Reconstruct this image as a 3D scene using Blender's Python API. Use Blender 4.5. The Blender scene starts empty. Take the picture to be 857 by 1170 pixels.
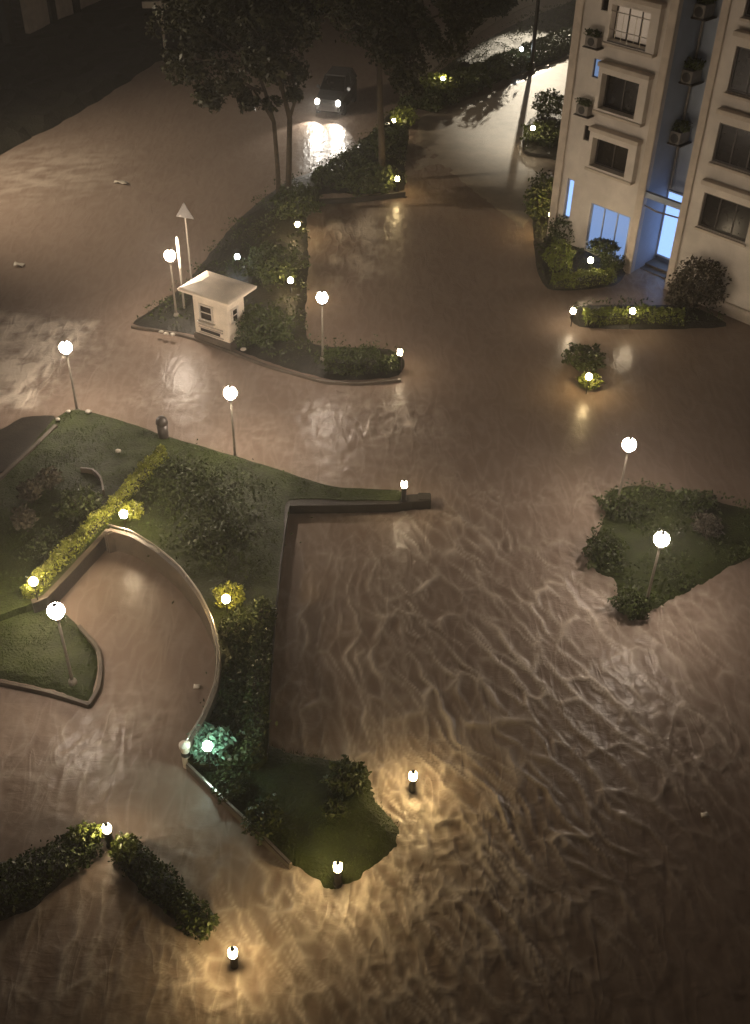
import bpy, bmesh, math, random
import numpy as np
from mathutils import Vector, Matrix
from mathutils.geometry import delaunay_2d_cdt
random.seed(7); rng = np.random.default_rng(7)
S = bpy.context.scene; C = S.collection
PI = math.pi

# ------------------------------------------------------------------ camera maths (photo survey -> metres)
F, H, CX, CY = 1230.0, 23.0, 428.0, 585.0
_up = -Vector((394.0 - CX, 2104.0 - CY, F)).normalized()
_z = Vector((0, 0, 1)); _fw = (_z - _up * _z.dot(_up)).normalized(); _rt = _fw.cross(_up)
RM = Matrix((_rt, _fw, _up))                       # camera frame (x right, y down, z out) -> world
def ray(px, py): return RM @ Vector((px - CX, py - CY, F))
def at(px, py, z=0.0):
    r = ray(px, py); t = (z - H) / r.z
    return Vector((r.x * t, r.y * t, z))
def atY(px, py, Y):
    r = ray(px, py); t = Y / r.y
    return Vector((r.x * t, Y, H + r.z * t))

# ------------------------------------------------------------------ materials
def mat(name, col, rough=0.7, metal=0.0, emit=None, est=0.0, var=0.25, vscale=3.0, bump=0.0, bscale=20.0, spec=0.5, trans=0.0, island=0.0):
    m = bpy.data.materials.new(name); m.use_nodes = True
    nt = m.node_tree; N = nt.nodes; L = nt.links
    b = N['Principled BSDF']; b.inputs['Roughness'].default_value = rough; b.inputs['Metallic'].default_value = metal
    b.inputs['Specular IOR Level'].default_value = spec
    b.inputs['Transmission Weight'].default_value = trans
    tc = N.new('ShaderNodeTexCoord')
    if emit:
        b.inputs['Base Color'].default_value = (*col, 1)
        b.inputs['Emission Color'].default_value = (*emit, 1); b.inputs['Emission Strength'].default_value = est
        return m
    nz = N.new('ShaderNodeTexNoise'); nz.inputs['Scale'].default_value = vscale; nz.inputs['Detail'].default_value = 6; nz.inputs['Roughness'].default_value = .65
    L.new(tc.outputs['Object'], nz.inputs['Vector'])
    mx = N.new('ShaderNodeMix'); mx.data_type = 'RGBA'
    mx.inputs['A'].default_value = (*[c * (1 - var) for c in col], 1); mx.inputs['B'].default_value = (*[min(1, c * (1 + var)) for c in col], 1)
    fac = nz.outputs['Fac']
    mr = N.new('ShaderNodeMapRange'); mr.inputs['From Min'].default_value = .3; mr.inputs['From Max'].default_value = .7
    L.new(fac, mr.inputs['Value']); fac = mr.outputs['Result']
    if island:
        g = N.new('ShaderNodeNewGeometry'); ad = N.new('ShaderNodeMath'); ad.operation = 'MULTIPLY_ADD'
        L.new(g.outputs['Random Per Island'], ad.inputs[0]); ad.inputs[1].default_value = island; 
        mu = N.new('ShaderNodeMath'); mu.operation = 'MULTIPLY'; mu.inputs[1].default_value = 1 - island; L.new(fac, mu.inputs[0]); L.new(mu.outputs[0], ad.inputs[2]); fac = ad.outputs[0]
    L.new(fac, mx.inputs['Factor']); L.new(mx.outputs['Result'], b.inputs['Base Color'])
    if bump:
        n2 = N.new('ShaderNodeTexNoise'); n2.inputs['Scale'].default_value = bscale; n2.inputs['Detail'].default_value = 5
        L.new(tc.outputs['Object'], n2.inputs['Vector'])
        bp = N.new('ShaderNodeBump'); bp.inputs['Strength'].default_value = bump; bp.inputs['Distance'].default_value = .05
        L.new(n2.outputs['Fac'], bp.inputs['Height']); L.new(bp.outputs['Normal'], b.inputs['Normal'])
    return m

M = {}
M['lawn'] = mat('wet_lawn', (.034, .046, .008), .6, var=.45, vscale=1.3, bump=.9, bscale=14, spec=.3)
M['grass'] = mat('grass_blades', (.05, .072, .010), .6, var=.5, vscale=.8, island=.5, spec=.3)
M['soil'] = mat('wet_soil', (.022, .020, .012), .6, var=.4, vscale=2, bump=.9, bscale=9)
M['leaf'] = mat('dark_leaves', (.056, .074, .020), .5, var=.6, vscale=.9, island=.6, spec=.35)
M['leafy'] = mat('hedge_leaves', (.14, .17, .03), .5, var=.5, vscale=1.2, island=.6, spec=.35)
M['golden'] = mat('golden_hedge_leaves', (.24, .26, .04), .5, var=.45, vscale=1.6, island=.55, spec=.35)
M['leafg'] = mat('broad_green_leaves', (.16, .28, .19), .45, var=.5, vscale=3, island=.6)
M['leafd'] = mat('dry_leaves', (.075, .064, .042), .7, var=.5, vscale=2, island=.6)
M['tree'] = mat('tree_leaves', (.028, .030, .012), .5, var=.6, vscale=.5, island=.6, spec=.35)
M['bark'] = mat('wet_bark', (.06, .045, .03), .7, var=.5, vscale=5, bump=1, bscale=25)
M['conc'] = mat('wet_concrete', (.13, .105, .08), .45, var=.35, vscale=1.5, bump=.4, bscale=30)
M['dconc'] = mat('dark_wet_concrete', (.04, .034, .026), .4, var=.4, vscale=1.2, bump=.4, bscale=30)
M['mud'] = mat('mud_stained_concrete', (.10, .078, .056), .45, var=.35, vscale=1.5, bump=.4, bscale=30)
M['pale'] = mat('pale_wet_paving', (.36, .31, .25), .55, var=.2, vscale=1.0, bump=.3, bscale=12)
M['asph'] = mat('wet_asphalt', (.05, .045, .04), .4, var=.4, vscale=.6, bump=.5, bscale=40)
M['cream'] = mat('cream_painted_wall', (.62, .57, .52), .75, var=.2, vscale=.55, bump=.15, bscale=60)
M['trim'] = mat('cream_trim', (.52, .455, .39), .75, var=.18, vscale=1.6, bump=.15, bscale=60)
M['grey'] = mat('grey_wall_blue_lit', (.33, .38, .47), .75, var=.12, vscale=.8, bump=.15, bscale=60)  # blue-grey paint made bluer for the lobby's light on the recess walls
M['booth'] = mat('booth_cream_paint', (.80, .70, .57), .6, var=.2, vscale=.9, bump=.1, bscale=40)
M['glassd'] = mat('dark_window_glass', (.010, .008, .007), .2, var=.3, spec=.3)
M['frame'] = mat('bronze_frame', (.05, .04, .035), .4, var=.2)
M['whitef'] = mat('white_frame', (.6, .55, .48), .5, var=.1)
M['metal'] = mat('steel_rail', (.55, .50, .44), .28, .85, var=.15, vscale=8)
M['pole'] = mat('grey_painted_pole', (.28, .25, .21), .45, var=.2, vscale=6)
M['polew'] = mat('white_painted_pole', (.62, .56, .47), .5, var=.12, vscale=6)
M['dark'] = mat('black_metal', (.025, .022, .02), .45, var=.3, vscale=6)
M['sign'] = mat('grey_sign_back', (.075, .066, .058), .5, .2, var=.15, vscale=5)
M['acw'] = mat('grey_appliance', (.22, .20, .18), .6, var=.25, vscale=4)
M['stone'] = mat('pale_stone', (.55, .5, .43), .6, var=.3, vscale=8, bump=.4)
M['carp'] = mat('dark_grey_car_paint', (.075, .072, .072), .25, .3, var=.12, vscale=2)
M['tyre'] = mat('tyre_rubber', (.02, .02, .02), .8)
M['boothglass'] = mat('booth_glass', (.03, .025, .02), .1, var=.3, spec=.6)
WARM = (1.0, .78, .50); YEL = (1.0, .72, .34); COOL = (.85, .95, 1.0); GRN = (.72, 1.0, .88)
def em(name, col, st, base=.6): return mat(name, (base, base, base), .5, emit=col, est=st)
M['globe'] = em('globe_glow', (1.0, .82, .66), 165)
M['globe_b'] = em('bright_globe_glow', (1.0, .82, .64), 300)
M['bulb_y'] = em('bulb_yellow', YEL, 165)
M['bulb_w'] = em('bulb_warm', WARM, 110)
M['bulb_c'] = em('bulb_cool', COOL, 40)
M['bulb_g'] = em('bulb_green', GRN, 95)
M['bulb_h'] = em('bulb_hedge', WARM, 420)
M['head'] = em('headlight_glow', (1.0, .93, .82), 60)
M['blue'] = em('blue_lit_glass', (.20, .32, .60), .95, .03)
M['blue2'] = em('bright_blue_lit_glass', (.25, .42, .82), 1.7, .03)
M['bluew'] = em('blue_lit_window', (.26, .42, .75), .5, .03)
M['lit'] = em('dim_lit_window', (.42, .31, .22), .32)
M['lampface'] = em('street_lamp_lens', (1.0, .85, .62), 30)

# ------------------------------------------------------------------ mesh helpers
def link(o, parent=None):
    C.objects.link(o)
    if parent is not None: o.parent = parent
    return o
def tag(o, label=None, cat=None, group=None, kind=None):
    if label: o['label'] = label
    if cat: o['category'] = cat
    if group: o['group'] = group
    if kind: o['kind'] = kind
    return o
def thing(name, label, cat, loc=(0, 0, 0), rz=0, group=None):
    o = bpy.data.objects.new(name, None); C.objects.link(o); o.location = loc; o.rotation_euler = (0, 0, rz)
    o.empty_display_size = .2
    return tag(o, label, cat, group)
def copy_tree(o, parent=None):
    c = o.copy(); C.objects.link(c); c.parent = parent
    for ch in list(o.children): copy_tree(ch, c)
    return c
def obj(name, bm, m, parent=None, smooth=False):
    me = bpy.data.meshes.new(name); bmesh.ops.recalc_face_normals(bm, faces=bm.faces[:]); bm.to_mesh(me); bm.free()
    me.materials.append(m)
    if smooth: me.polygons.foreach_set('use_smooth', [True] * len(me.polygons))
    return link(bpy.data.objects.new(name, me), parent)
def pyobj(name, v, f, m, parent=None, smooth=False):
    me = bpy.data.meshes.new(name); me.from_pydata([tuple(p) for p in v], [], f); me.update(); me.materials.append(m)
    if smooth: me.polygons.foreach_set('use_smooth', [True] * len(me.polygons))
    return link(bpy.data.objects.new(name, me), parent)
def box(bm, c, s, rz=0, bev=0.0, mtx=None):
    r = bmesh.ops.create_cube(bm, size=1.0); vs = r['verts']
    bmesh.ops.scale(bm, vec=s, verts=vs)
    if bev:
        es = list({e for v in vs for e in v.link_edges})
        rr = bmesh.ops.bevel(bm, geom=es, offset=bev, segments=2, affect='EDGES'); vs = list({v for f in rr['faces'] for v in f.verts} | {v for v in vs if v.is_valid})
    T = Matrix.Translation(c) @ Matrix.Rotation(rz, 4, 'Z')
    if mtx is not None: T = mtx @ T
    bmesh.ops.transform(bm, matrix=T, verts=vs)
    return vs
def lathe(bm, prof, c=(0, 0, 0), seg=16):
    rings = []
    for r, z in prof:
        if r < 1e-5: rings.append([bm.verts.new((c[0], c[1], c[2] + z))]); continue
        rings.append([bm.verts.new((c[0] + r * math.cos(2 * PI * k / seg), c[1] + r * math.sin(2 * PI * k / seg), c[2] + z)) for k in range(seg)])
    for a, b in zip(rings, rings[1:]):
        for k in range(seg):
            k2 = (k + 1) % seg
            q = [a[k % len(a)], a[k2 % len(a)], b[k2 % len(b)], b[k % len(b)]]
            q = list(dict.fromkeys(q))
            if len(q) > 2: bm.faces.new(q)
    for rg in (rings[0], rings[-1]):
        if len(rg) > 2: bm.faces.new(rg)
def tube(bm, pts, rad, seg=8):
    pts = [Vector(p) for p in pts]; rad = rad if hasattr(rad, '__len__') else [rad] * len(pts)
    rings = []
    for i, p in enumerate(pts):
        d = (pts[min(i + 1, len(pts) - 1)] - pts[max(i - 1, 0)]).normalized()
        a = d.orthogonal().normalized() if abs(d.z) > .99 else d.cross(Vector((0, 0, 1))).normalized()
        b = d.cross(a)
        rings.append([bm.verts.new(p + (a * math.cos(2 * PI * k / seg) + b * math.sin(2 * PI * k / seg)) * rad[i]) for k in range(seg)])
    for a, b in zip(rings, rings[1:]):
        for k in range(seg): bm.faces.new((a[k], a[(k + 1) % seg], b[(k + 1) % seg], b[k]))
    bm.faces.new(rings[0]); bm.faces.new(rings[-1])
def smooth_line(pts, step=.25, closed=False):
    pts = [Vector((p[0], p[1])) for p in pts]; n = len(pts); out = []
    rngk = range(n if closed else n - 1)
    for i in rngk:
        g = lambda k: pts[k % n] if closed else pts[max(0, min(n - 1, k))]
        p0, p1, p2, p3 = g(i - 1), g(i), g(i + 1), g(i + 2)
        m = max(2, int((p2 - p1).length / step))
        for k in range(m):
            t = k / m
            a = .5 * ((2 * p1) + (p2 - p0) * t + (2 * p0 - 5 * p1 + 4 * p2 - p3) * t * t + (3 * p1 - p0 - 3 * p2 + p3) * t ** 3)
            lin = p1.lerp(p2, t); out.append(a.lerp(lin, .35))
    if not closed: out.append(pts[-1])
    return out

# gradient noise (numpy)
_perm = rng.permutation(512); _ang = rng.random(512) * 2 * PI; _gx = np.cos(_ang); _gy = np.sin(_ang)
def pn(x, y, seed=0):
    x = np.asarray(x, float); y = np.asarray(y, float)
    xi = np.floor(x).astype(int); yi = np.floor(y).astype(int); xf = x - xi; yf = y - yi
    def g(i, j):
        h = _perm[(_perm[(xi + i + seed * 37) % 512] + yi + j) % 512]; return _gx[h] * (xf - i) + _gy[h] * (yf - j)
    u = xf ** 3 * (xf * (xf * 6 - 15) + 10); v = yf ** 3 * (yf * (yf * 6 - 15) + 10)
    return (g(0, 0) * (1 - u) + g(1, 0) * u) * (1 - v) + (g(0, 1) * (1 - u) + g(1, 1) * u) * v
def fbm(x, y, o=4, seed=0):
    s = 0; a = 1
    for k in range(o): s = s + a * pn(x * 2 ** k, y * 2 ** k, seed + k); a *= .5
    return s

def inside(poly, x, y):
    r = np.zeros(x.shape, bool); n = len(poly); j = n - 1
    for i in range(n):
        xi, yi = poly[i][0], poly[i][1]; xj, yj = poly[j][0], poly[j][1]
        r ^= ((yi > y) != (yj > y)) & (x < (xj - xi) * (y - yi) / (yj - yi + 1e-12) + xi); j = i
    return r
def dist_poly(poly, x, y):
    d = np.full(x.shape, 1e9); n = len(poly)
    for i in range(n):
        ax, ay = poly[i][0], poly[i][1]; bx, by = poly[(i + 1) % n][0], poly[(i + 1) % n][1]
        dx, dy = bx - ax, by - ay; t = np.clip(((x - ax) * dx + (y - ay) * dy) / (dx * dx + dy * dy + 1e-12), 0, 1)
        d = np.minimum(d, np.hypot(x - ax - t * dx, y - ay - t * dy))
    return d
def world_poly(px, z=0.0, step=.3, smooth=True, jit=0.0):
    w = [at(p[0], p[1], z) for p in px]
    out = smooth_line(w, step, True) if smooth else [Vector((p.x, p.y)) for p in w]
    if jit:
        out = [p + Vector((float(pn(p.x * 1.7, p.y * 1.7, 3)), float(pn(p.x * 1.7, p.y * 1.7, 4)))) * jit for p in out]
    return out
ISL = []
def island(name, px, z, m, step=.3, bank=.0, rough=.05, jit=.12, smooth=True, z0=-.45, reg=True, kind='structure'):
    """a raised patch of land: outline from the survey, gently uneven top, sides going down below the water"""
    poly = world_poly(px, z if bank == 0 else .0, step, smooth, jit)
    x0, x1 = min(p.x for p in poly), max(p.x for p in poly); y0, y1 = min(p.y for p in poly), max(p.y for p in poly)
    st = max(step, math.sqrt((x1 - x0) * (y1 - y0) / 9000))
    gx, gy = np.meshgrid(np.arange(x0, x1, st), np.arange(y0, y1, st)); gx = gx.ravel() + rng.uniform(-.2, .2, gx.size) * st; gy = gy.ravel() + rng.uniform(-.2, .2, gy.size) * st
    d = dist_poly(poly, gx, gy); k = inside(poly, gx, gy) & (d > st * .5)
    gx, gy = gx[k], gy[k]
    pts = [Vector((p.x, p.y)) for p in poly] + [Vector((a, b)) for a, b in zip(gx, gy)]
    n = len(poly)
    vo, eo, fo, *_ = delaunay_2d_cdt(pts, [(i, (i + 1) % n) for i in range(n)], [], 1, 1e-4)
    X = np.array([v.x for v in vo]); Y = np.array([v.y for v in vo]); D = dist_poly(poly, X, Y)
    Z = z + rough * fbm(X * .9, Y * .9, 4, 11)
    if bank > 0: Z = (z + .03) * np.clip(D / bank, 0, 1) ** .7 - .03 + rough * fbm(X * .9, Y * .9, 4, 11) * np.clip(D / bank, 0, 1)
    else: Z = np.where(D < .02, z, Z)
    me = bpy.data.meshes.new(name); bm = bmesh.new()
    vs = [bm.verts.new((X[i], Y[i], Z[i])) for i in range(len(X))]
    for f in fo:
        try: bm.faces.new([vs[i] for i in f])
        except ValueError: pass
    bmesh.ops.recalc_face_normals(bm, faces=bm.faces[:])
    if bm.faces and sum(f.normal.z for f in bm.faces) < 0: bmesh.ops.reverse_faces(bm, faces=bm.faces[:])
    be = [e for e in bm.edges if e.is_boundary]
    r = bmesh.ops.extrude_edge_only(bm, edges=be)
    for v in r['geom']:
        if isinstance(v, bmesh.types.BMVert): v.co.z = z0
    bm.to_mesh(me); bm.free(); me.materials.append(m)
    o = link(bpy.data.objects.new(name, me)); o['kind'] = kind
    if reg: ISL.append(poly)
    return o, poly

def leaf_cloud(P, size, flat=0.0, asp=.5):
    """many separate leaf blades (bent rhombs) -> verts, faces"""
    P = np.asarray(P); n = len(P)
    a = rng.normal(size=(n, 3)); a[:, 2] *= (1 - flat); a /= np.linalg.norm(a, axis=1)[:, None] + 1e-9
    b = np.cross(a, rng.normal(size=(n, 3))); b /= np.linalg.norm(b, axis=1)[:, None] + 1e-9
    s = size * rng.uniform(.6, 1.7, n)[:, None]
    V = np.stack([P - a * s * .5, P + b * s * asp * .5, P + a * s * .5 - np.array([0, 0, .12]) * s, P - b * s * asp * .5], 1).reshape(-1, 3)
    Fc = np.arange(n * 4).reshape(n, 4)
    return V, Fc
def mesh_np(name, V, Fq, m, parent=None, extra=None):
    me = bpy.data.meshes.new(name)
    V = np.asarray(V, np.float32); Fq = np.asarray(Fq)
    me.vertices.add(len(V)); me.vertices.foreach_set('co', V.ravel())
    me.loops.add(Fq.size); me.loops.foreach_set('vertex_index', Fq.ravel().astype(np.int32))
    me.polygons.add(len(Fq)); k = Fq.shape[1]
    me.polygons.foreach_set('loop_start', np.arange(0, Fq.size, k, dtype=np.int32)); me.polygons.foreach_set('loop_total', np.full(len(Fq), k, np.int32))
    me.update(calc_edges=True); me.validate(); me.materials.append(m)
    return link(bpy.data.objects.new(name, me), parent)
def blob_points(n, c, r, shell=.55):
    d = rng.normal(size=(n, 3)); d /= np.linalg.norm(d, axis=1)[:, None]
    lump = 1 + .50 * fbm(d[:, 0] * 2.2 + c[0], d[:, 1] * 2.2 + d[:, 2] * 1.7 + c[1], 3, 5)
    q = (shell + (1 - shell) * rng.random(n) ** .6) * np.clip(lump, .35, 1.6)
    return np.array(c) + d * q[:, None] * np.array(r)
def line_points(pts, width, height, n, z0, jag=.12):
    """points on the outside of a clipped hedge that follows a polyline"""
    pts = [Vector((p[0], p[1])) for p in pts]; seg = [(b - a).length for a, b in zip(pts, pts[1:])]; cum = np.concatenate([[0], np.cumsum(seg)])
    t = rng.random(n) * cum[-1]; i = np.clip(np.searchsorted(cum, t) - 1, 0, len(seg) - 1)
    A = np.array([(p.x, p.y) for p in pts]); u = ((t - cum[i]) / np.array(seg)[i])[:, None]
    c = A[i] * (1 - u) + A[i + 1] * u; d = (A[i + 1] - A[i]); d /= np.linalg.norm(d, axis=1)[:, None]; nn = np.stack([-d[:, 1], d[:, 0]], 1)
    hh = height * (1 + .55 * fbm(c[:, 0] * 1.1, c[:, 1] * 1.1, 3, 9)); ww = width * (1 + .5 * fbm(c[:, 0] * 1.3, c[:, 1] * 1.3, 3, 8))
    k = rng.random(n); side = np.where(k < .5, rng.uniform(-1, 1, n), np.sign(rng.random(n) - .5)) * (1 - .25 * rng.random(n))
    z = np.where(k < .5, 1 - .2 * rng.random(n) ** 2, rng.random(n)) * hh
    off = side * ww * .5 * (1 - .25 * (z / hh) ** 3) + rng.normal(0, jag * .3, n)
    e = rng.random(n); c = np.where((e < .04)[:, None], A[0] - d[0] * .05 * rng.random(n)[:, None], np.where((e > .96)[:, None], A[-1] + d[np.argmax(i)] * .05 * rng.random(n)[:, None], c))
    nn = np.where((e < .04)[:, None], nn[np.argmin(i)], np.where((e > .96)[:, None], nn[np.argmax(i)], nn)); off = np.where((e < .04) | (e > .96), off * rng.random(n), off)
    xy = c + nn * off[:, None]
    return np.column_stack([xy, z0 + z + rng.normal(0, jag * .3, n)])
def core_strip(bm, pts, width, h, z0):
    pts = [Vector((p[0], p[1])) for p in pts]; rows = []
    for i, p in enumerate(pts):
        d = (pts[min(i + 1, len(pts) - 1)] - pts[max(0, i - 1)]).normalized(); n = Vector((-d.y, d.x)) * width * .5
        rows.append([bm.verts.new((p.x + n.x, p.y + n.y, z0)), bm.verts.new((p.x + n.x * .9, p.y + n.y * .9, z0 + h)), bm.verts.new((p.x - n.x * .9, p.y - n.y * .9, z0 + h)), bm.verts.new((p.x - n.x, p.y - n.y, z0))])
    for a, b in zip(rows, rows[1:]):
        for k in range(3): bm.faces.new((a[k], a[k + 1], b[k + 1], b[k]))
    bm.faces.new(rows[0]); bm.faces.new(rows[-1])
def hedge(name, label, cat, pts, width, h, z0, m, dens=420, leaf=.10, group=None):
    L = sum((Vector(a[:2]) - Vector(b[:2])).length for a, b in zip(pts, pts[1:])); n = int(L * (width + 2 * h) * dens)
    o = mesh_np(name, *leaf_cloud(line_points(pts, width, h, n, z0), leaf), m)
    tag(o, label, cat, group)
    bm = bmesh.new(); a_, b_ = Vector(pts[0][:2]), Vector(pts[-1][:2]); in_ = [a_ + (Vector(pts[1][:2]) - a_).normalized() * .12] + [Vector(p[:2]) for p in pts[1:-1]] + [b_ + (Vector(pts[-2][:2]) - b_).normalized() * .12]; core_strip(bm, in_, width * .66, h * .72, z0 - .1); obj('branch_core', bm, M['soil'], o)
    return o
def shrub(name, label, cat, c, r, m, n=900, leaf=.12, group=None, shell=.5):
    o = mesh_np(name, *leaf_cloud(blob_points(n, c, r, shell), leaf), m); tag(o, label, cat, group)
    bm = bmesh.new(); rr = Vector(r)
    for k in range(5):
        a = 2 * PI * k / 5; tube(bm, [(c[0], c[1], c[2] - r[2] - .2), (c[0] + .3 * r[0] * math.cos(a), c[1] + .3 * r[1] * math.sin(a), c[2]), (c[0] + .6 * r[0] * math.cos(a), c[1] + .6 * r[1] * math.sin(a), c[2] + .5 * r[2])], [.03, .02, .01], 5)
    obj('stem', bm, M['bark'], o)
    return o

# ------------------------------------------------------------------ world, sun, camera
w = bpy.data.worlds.new('World'); S.world = w; w.use_nodes = True
nt = w.node_tree; bg = nt.nodes['Background']
sky = nt.nodes.new('ShaderNodeTexSky'); sky.sky_type = 'NISHITA'; sky.sun_disc = False
sky.sun_elevation = math.radians(35); sky.sun_rotation = math.radians(-60); sky.dust_density = 5
mx = nt.nodes.new('ShaderNodeMix'); mx.data_type = 'RGBA'; mx.inputs['Factor'].default_value = .97
mx.inputs['B'].default_value = (.75, .53, .36, 1)            # city glow on rain cloud
nt.links.new(sky.outputs['Color'], mx.inputs['A']); nt.links.new(mx.outputs['Result'], bg.inputs['Color'])
bg.inputs['Strength'].default_value = .028
sl = bpy.data.lights.new('night_sky_light', 'SUN'); sl.energy = .04; sl.angle = math.radians(25); sl.color = (1, .82, .62)
so = bpy.data.objects.new('night_sky_light', sl); C.objects.link(so)
sd = Vector((math.sin(math.radians(-60)) * math.cos(math.radians(35)), math.cos(math.radians(-60)) * math.cos(math.radians(35)), math.sin(math.radians(35))))
so.rotation_euler = sd.to_track_quat('Z', 'Y').to_euler()
S.view_settings.view_transform = 'Standard'; S.view_settings.look = 'None'; S.view_settings.exposure = .12; S.view_settings.gamma = 1
cam = bpy.data.cameras.new('camera'); co = bpy.data.objects.new('camera', cam); C.objects.link(co); S.camera = co
cam.sensor_fit = 'VERTICAL'; cam.sensor_height = 36; cam.lens = F * 36 / 1170; cam.clip_end = 2000; cam.clip_start = .5
mw = Matrix((( _rt.x, 0, 0, 0), (0, 1, 0, 0), (0, 0, 1, 0), (0, 0, 0, 1)))
cr = Matrix((RM.col[0], -RM.col[1], -RM.col[2])).transposed().to_4x4(); co.matrix_world = Matrix.Translation((0, 0, H)) @ cr
cam.shift_x = (428.5 - CX) / 1170

# ------------------------------------------------------------------ ground and flood water
bm = bmesh.new(); q = [bm.verts.new(p) for p in ((-500, -300, -.6), (500, -300, -.6), (500, 900, -.6), (-500, 900, -.6))]; bm.faces.new(q)
g = obj('ground', bm, M['asph']); g['kind'] = 'structure'

xs = np.concatenate([[-500, -200, -90, -60], np.arange(-40, -14, .45), np.arange(-14, 14, .066), np.arange(14, 40, .45), [60, 90, 200, 500]])
ys = [8.0]
while ys[-1] < 105: ys.append(ys[-1] + max(.055, .0026 * ys[-1] * (1 + ys[-1] / 45)))
ys = np.concatenate([[-300, -60, 0, 4], np.array(ys), [125, 180, 400, 900]])
X, Y = np.meshgrid(xs, ys)
def zone(px, py, rx, ry=None, p=2.0):
    c = at(px, py); ry = ry or rx
    return np.exp(-(np.abs((X - c.x) / rx) ** p + np.abs((Y - c.y) / ry) ** p))
WX = X + .42 * fbm(X * .4, Y * .4, 3, 21); WY = Y + .42 * fbm(X * .4, Y * .4, 3, 31)
def ridge(ang, cu, cv, seed, sharp=5, k=2.6):
    ca, sa = math.cos(ang), math.sin(ang)           # crest direction
    v = WX * ca + WY * sa; u = -WX * sa + WY * ca
    n = pn(u / cu, v / cv, seed) + .35 * pn(u / cu * 2.1, v / cv * 2.1, seed + 3)
    return np.clip(1 - np.abs(n) * k, 0, 1) ** (sharp * .5)
r1 = ridge(math.radians(-62), .62, 1.7, 1, 5, 3.0)
r1b = ridge(math.radians(-90), .60, 1.8, 2, 5, 3.0)
r2 = ridge(math.radians(-40), .55, 1.5, 4, 4, 2.3)
r3 = ridge(math.radians(-55), .40, .75, 6, 3, 2.0)
r4 = ridge(math.radians(20), .45, 1.0, 8, 3, 2.0)
def net(ang, cu, cv, seed, wd=.13):
    """crests that meet in a net of long cells (distance to the edge between the two nearest wave centres)"""
    ca, sa = math.cos(ang), math.sin(ang); u = (-WX * sa + WY * ca) / cu; v = (WX * ca + WY * sa) / cv
    iu, iv = np.floor(u).astype(int), np.floor(v).astype(int); f1 = np.full(u.shape, 9.); f2 = f1.copy()
    for du in (-1, 0, 1):
        for dv in (-1, 0, 1):
            h = _perm[(_perm[(iu + du + seed * 29) % 512] + iv + dv) % 512]; h2 = _perm[(h + 131) % 512]
            d = np.hypot(iu + du + .15 + .7 * h / 512 - u, iv + dv + .15 + .7 * h2 / 512 - v)
            f2 = np.where(d < f1, f1, np.minimum(f2, d)); f1 = np.minimum(f1, d)
    return np.exp(-((f2 - f1) / wd) ** 1.3)
brk = np.clip(.62 + 1.1 * fbm(X * .8, Y * .8, 3, 101), .12, 1.15)
def train(ang, lam, seed):
    """short steep wave train: long crests that bend, fork and die out"""
    ca, sa = math.cos(ang), math.sin(ang); u = -WX * sa + WY * ca; v = WX * ca + WY * sa
    ph = u / lam + .55 * fbm(u / lam * .45, v / lam * .30, 3, seed)
    c = np.abs(((ph) % 1.0) - .5) * 2; w = np.clip(.62 + 1.2 * pn(u / lam * .7, v / lam * .34, seed + 5), 0, 1)
    return np.exp(-(c / .15) ** 1.2) * w
r1 = np.maximum(train(math.radians(-58), .74, 1), .75 * net(math.radians(-58), .66, 1.8, 1, .10) * brk); r1b = np.maximum(train(math.radians(-86), .70, 2), .7 * net(math.radians(-86), .66, 2.0, 2, .10) * brk)

tb = np.maximum(train(math.radians(-70), .58, 7), .8 * net(math.radians(-60), .5, 1.2, 9, .13) * brk)
r2 = net(math.radians(-40), .42, 1.6, 4, .15) * brk; r3 = net(math.radians(-50), .36, .62, 6, .2) * brk
chop = fbm(WX * 1.6, WY * 1.6, 4, 41)
m_pool = np.clip(zone(500, 780, 4.4, 8.0, 3), 0, 1) 
m_left = zone(380, 740, 2.0, 6, 3)
m_diag = zone(560, 590, 3.0, 3.2)
m_right = zone(730, 800, 4.2, 5.0)
m_bot = np.clip(zone(520, 1060, 3.2, 3.0) + zone(380, 1090, 2.6, 2.2) , 0, 1)
m_bl = zone(70, 1090, 2.4, 1.8) + zone(60, 880, 2.0, 1.6) * .6
m_spl = np.clip(zone(45, 395, 2.6, 2.2) + zone(20, 440, 1.6, 1.4) + zone(450, 480, 1.6, 1.6) + zone(185, 1000, 1.0, 1.4) * .7 + zone(485, 925, .6, 1.0) + zone(690, 570, 1.2, 1.2) * .7 + zone(420, 1020, 1.6, 1.3) * .8 + zone(150, 830, 1.2, .9) * .5 + zone(760, 690, 2.2, 1.6) * .6 + zone(790, 840, 1.6, 1.6) * .5, 0, 1)
m_top = zone(375, 150, 2.2, 7.0) * .9 + zone(405, 275, 1.9, 4.0) * 1.3 + zone(490, 185, 1.6, 4) + zone(700, 420, .7, 1.6) * .8 + zone(735, 318, 1.4, 2.2) * 1.0
m_road = zone(60, 200, 4, 5) * .5
zz = .066 * m_pool * (1 - .6 * m_bot) * (r1 * (1 - m_left) + r1b * m_left) + .07 * m_diag * r2 + .055 * m_right * (r1 * .9 + r3 * .2) + .030 * m_bot * (tb * 1.0 + r1 * .6) + .028 * m_bl * (r1b * 1.2 + r4 * .4) \
   + .07 * m_spl * (chop * .6 + r3 * .5) + .035 * m_top * (chop + r4 * .4) + .02 * m_road * r4 + .03 * (zone(390, 490, 4.5, 3.2) + .6 * zone(100, 840, 3, 2.2)) * chop + .010 * chop + .012 * r1 * zone(450, 1000, 9, 12, 4)
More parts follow.
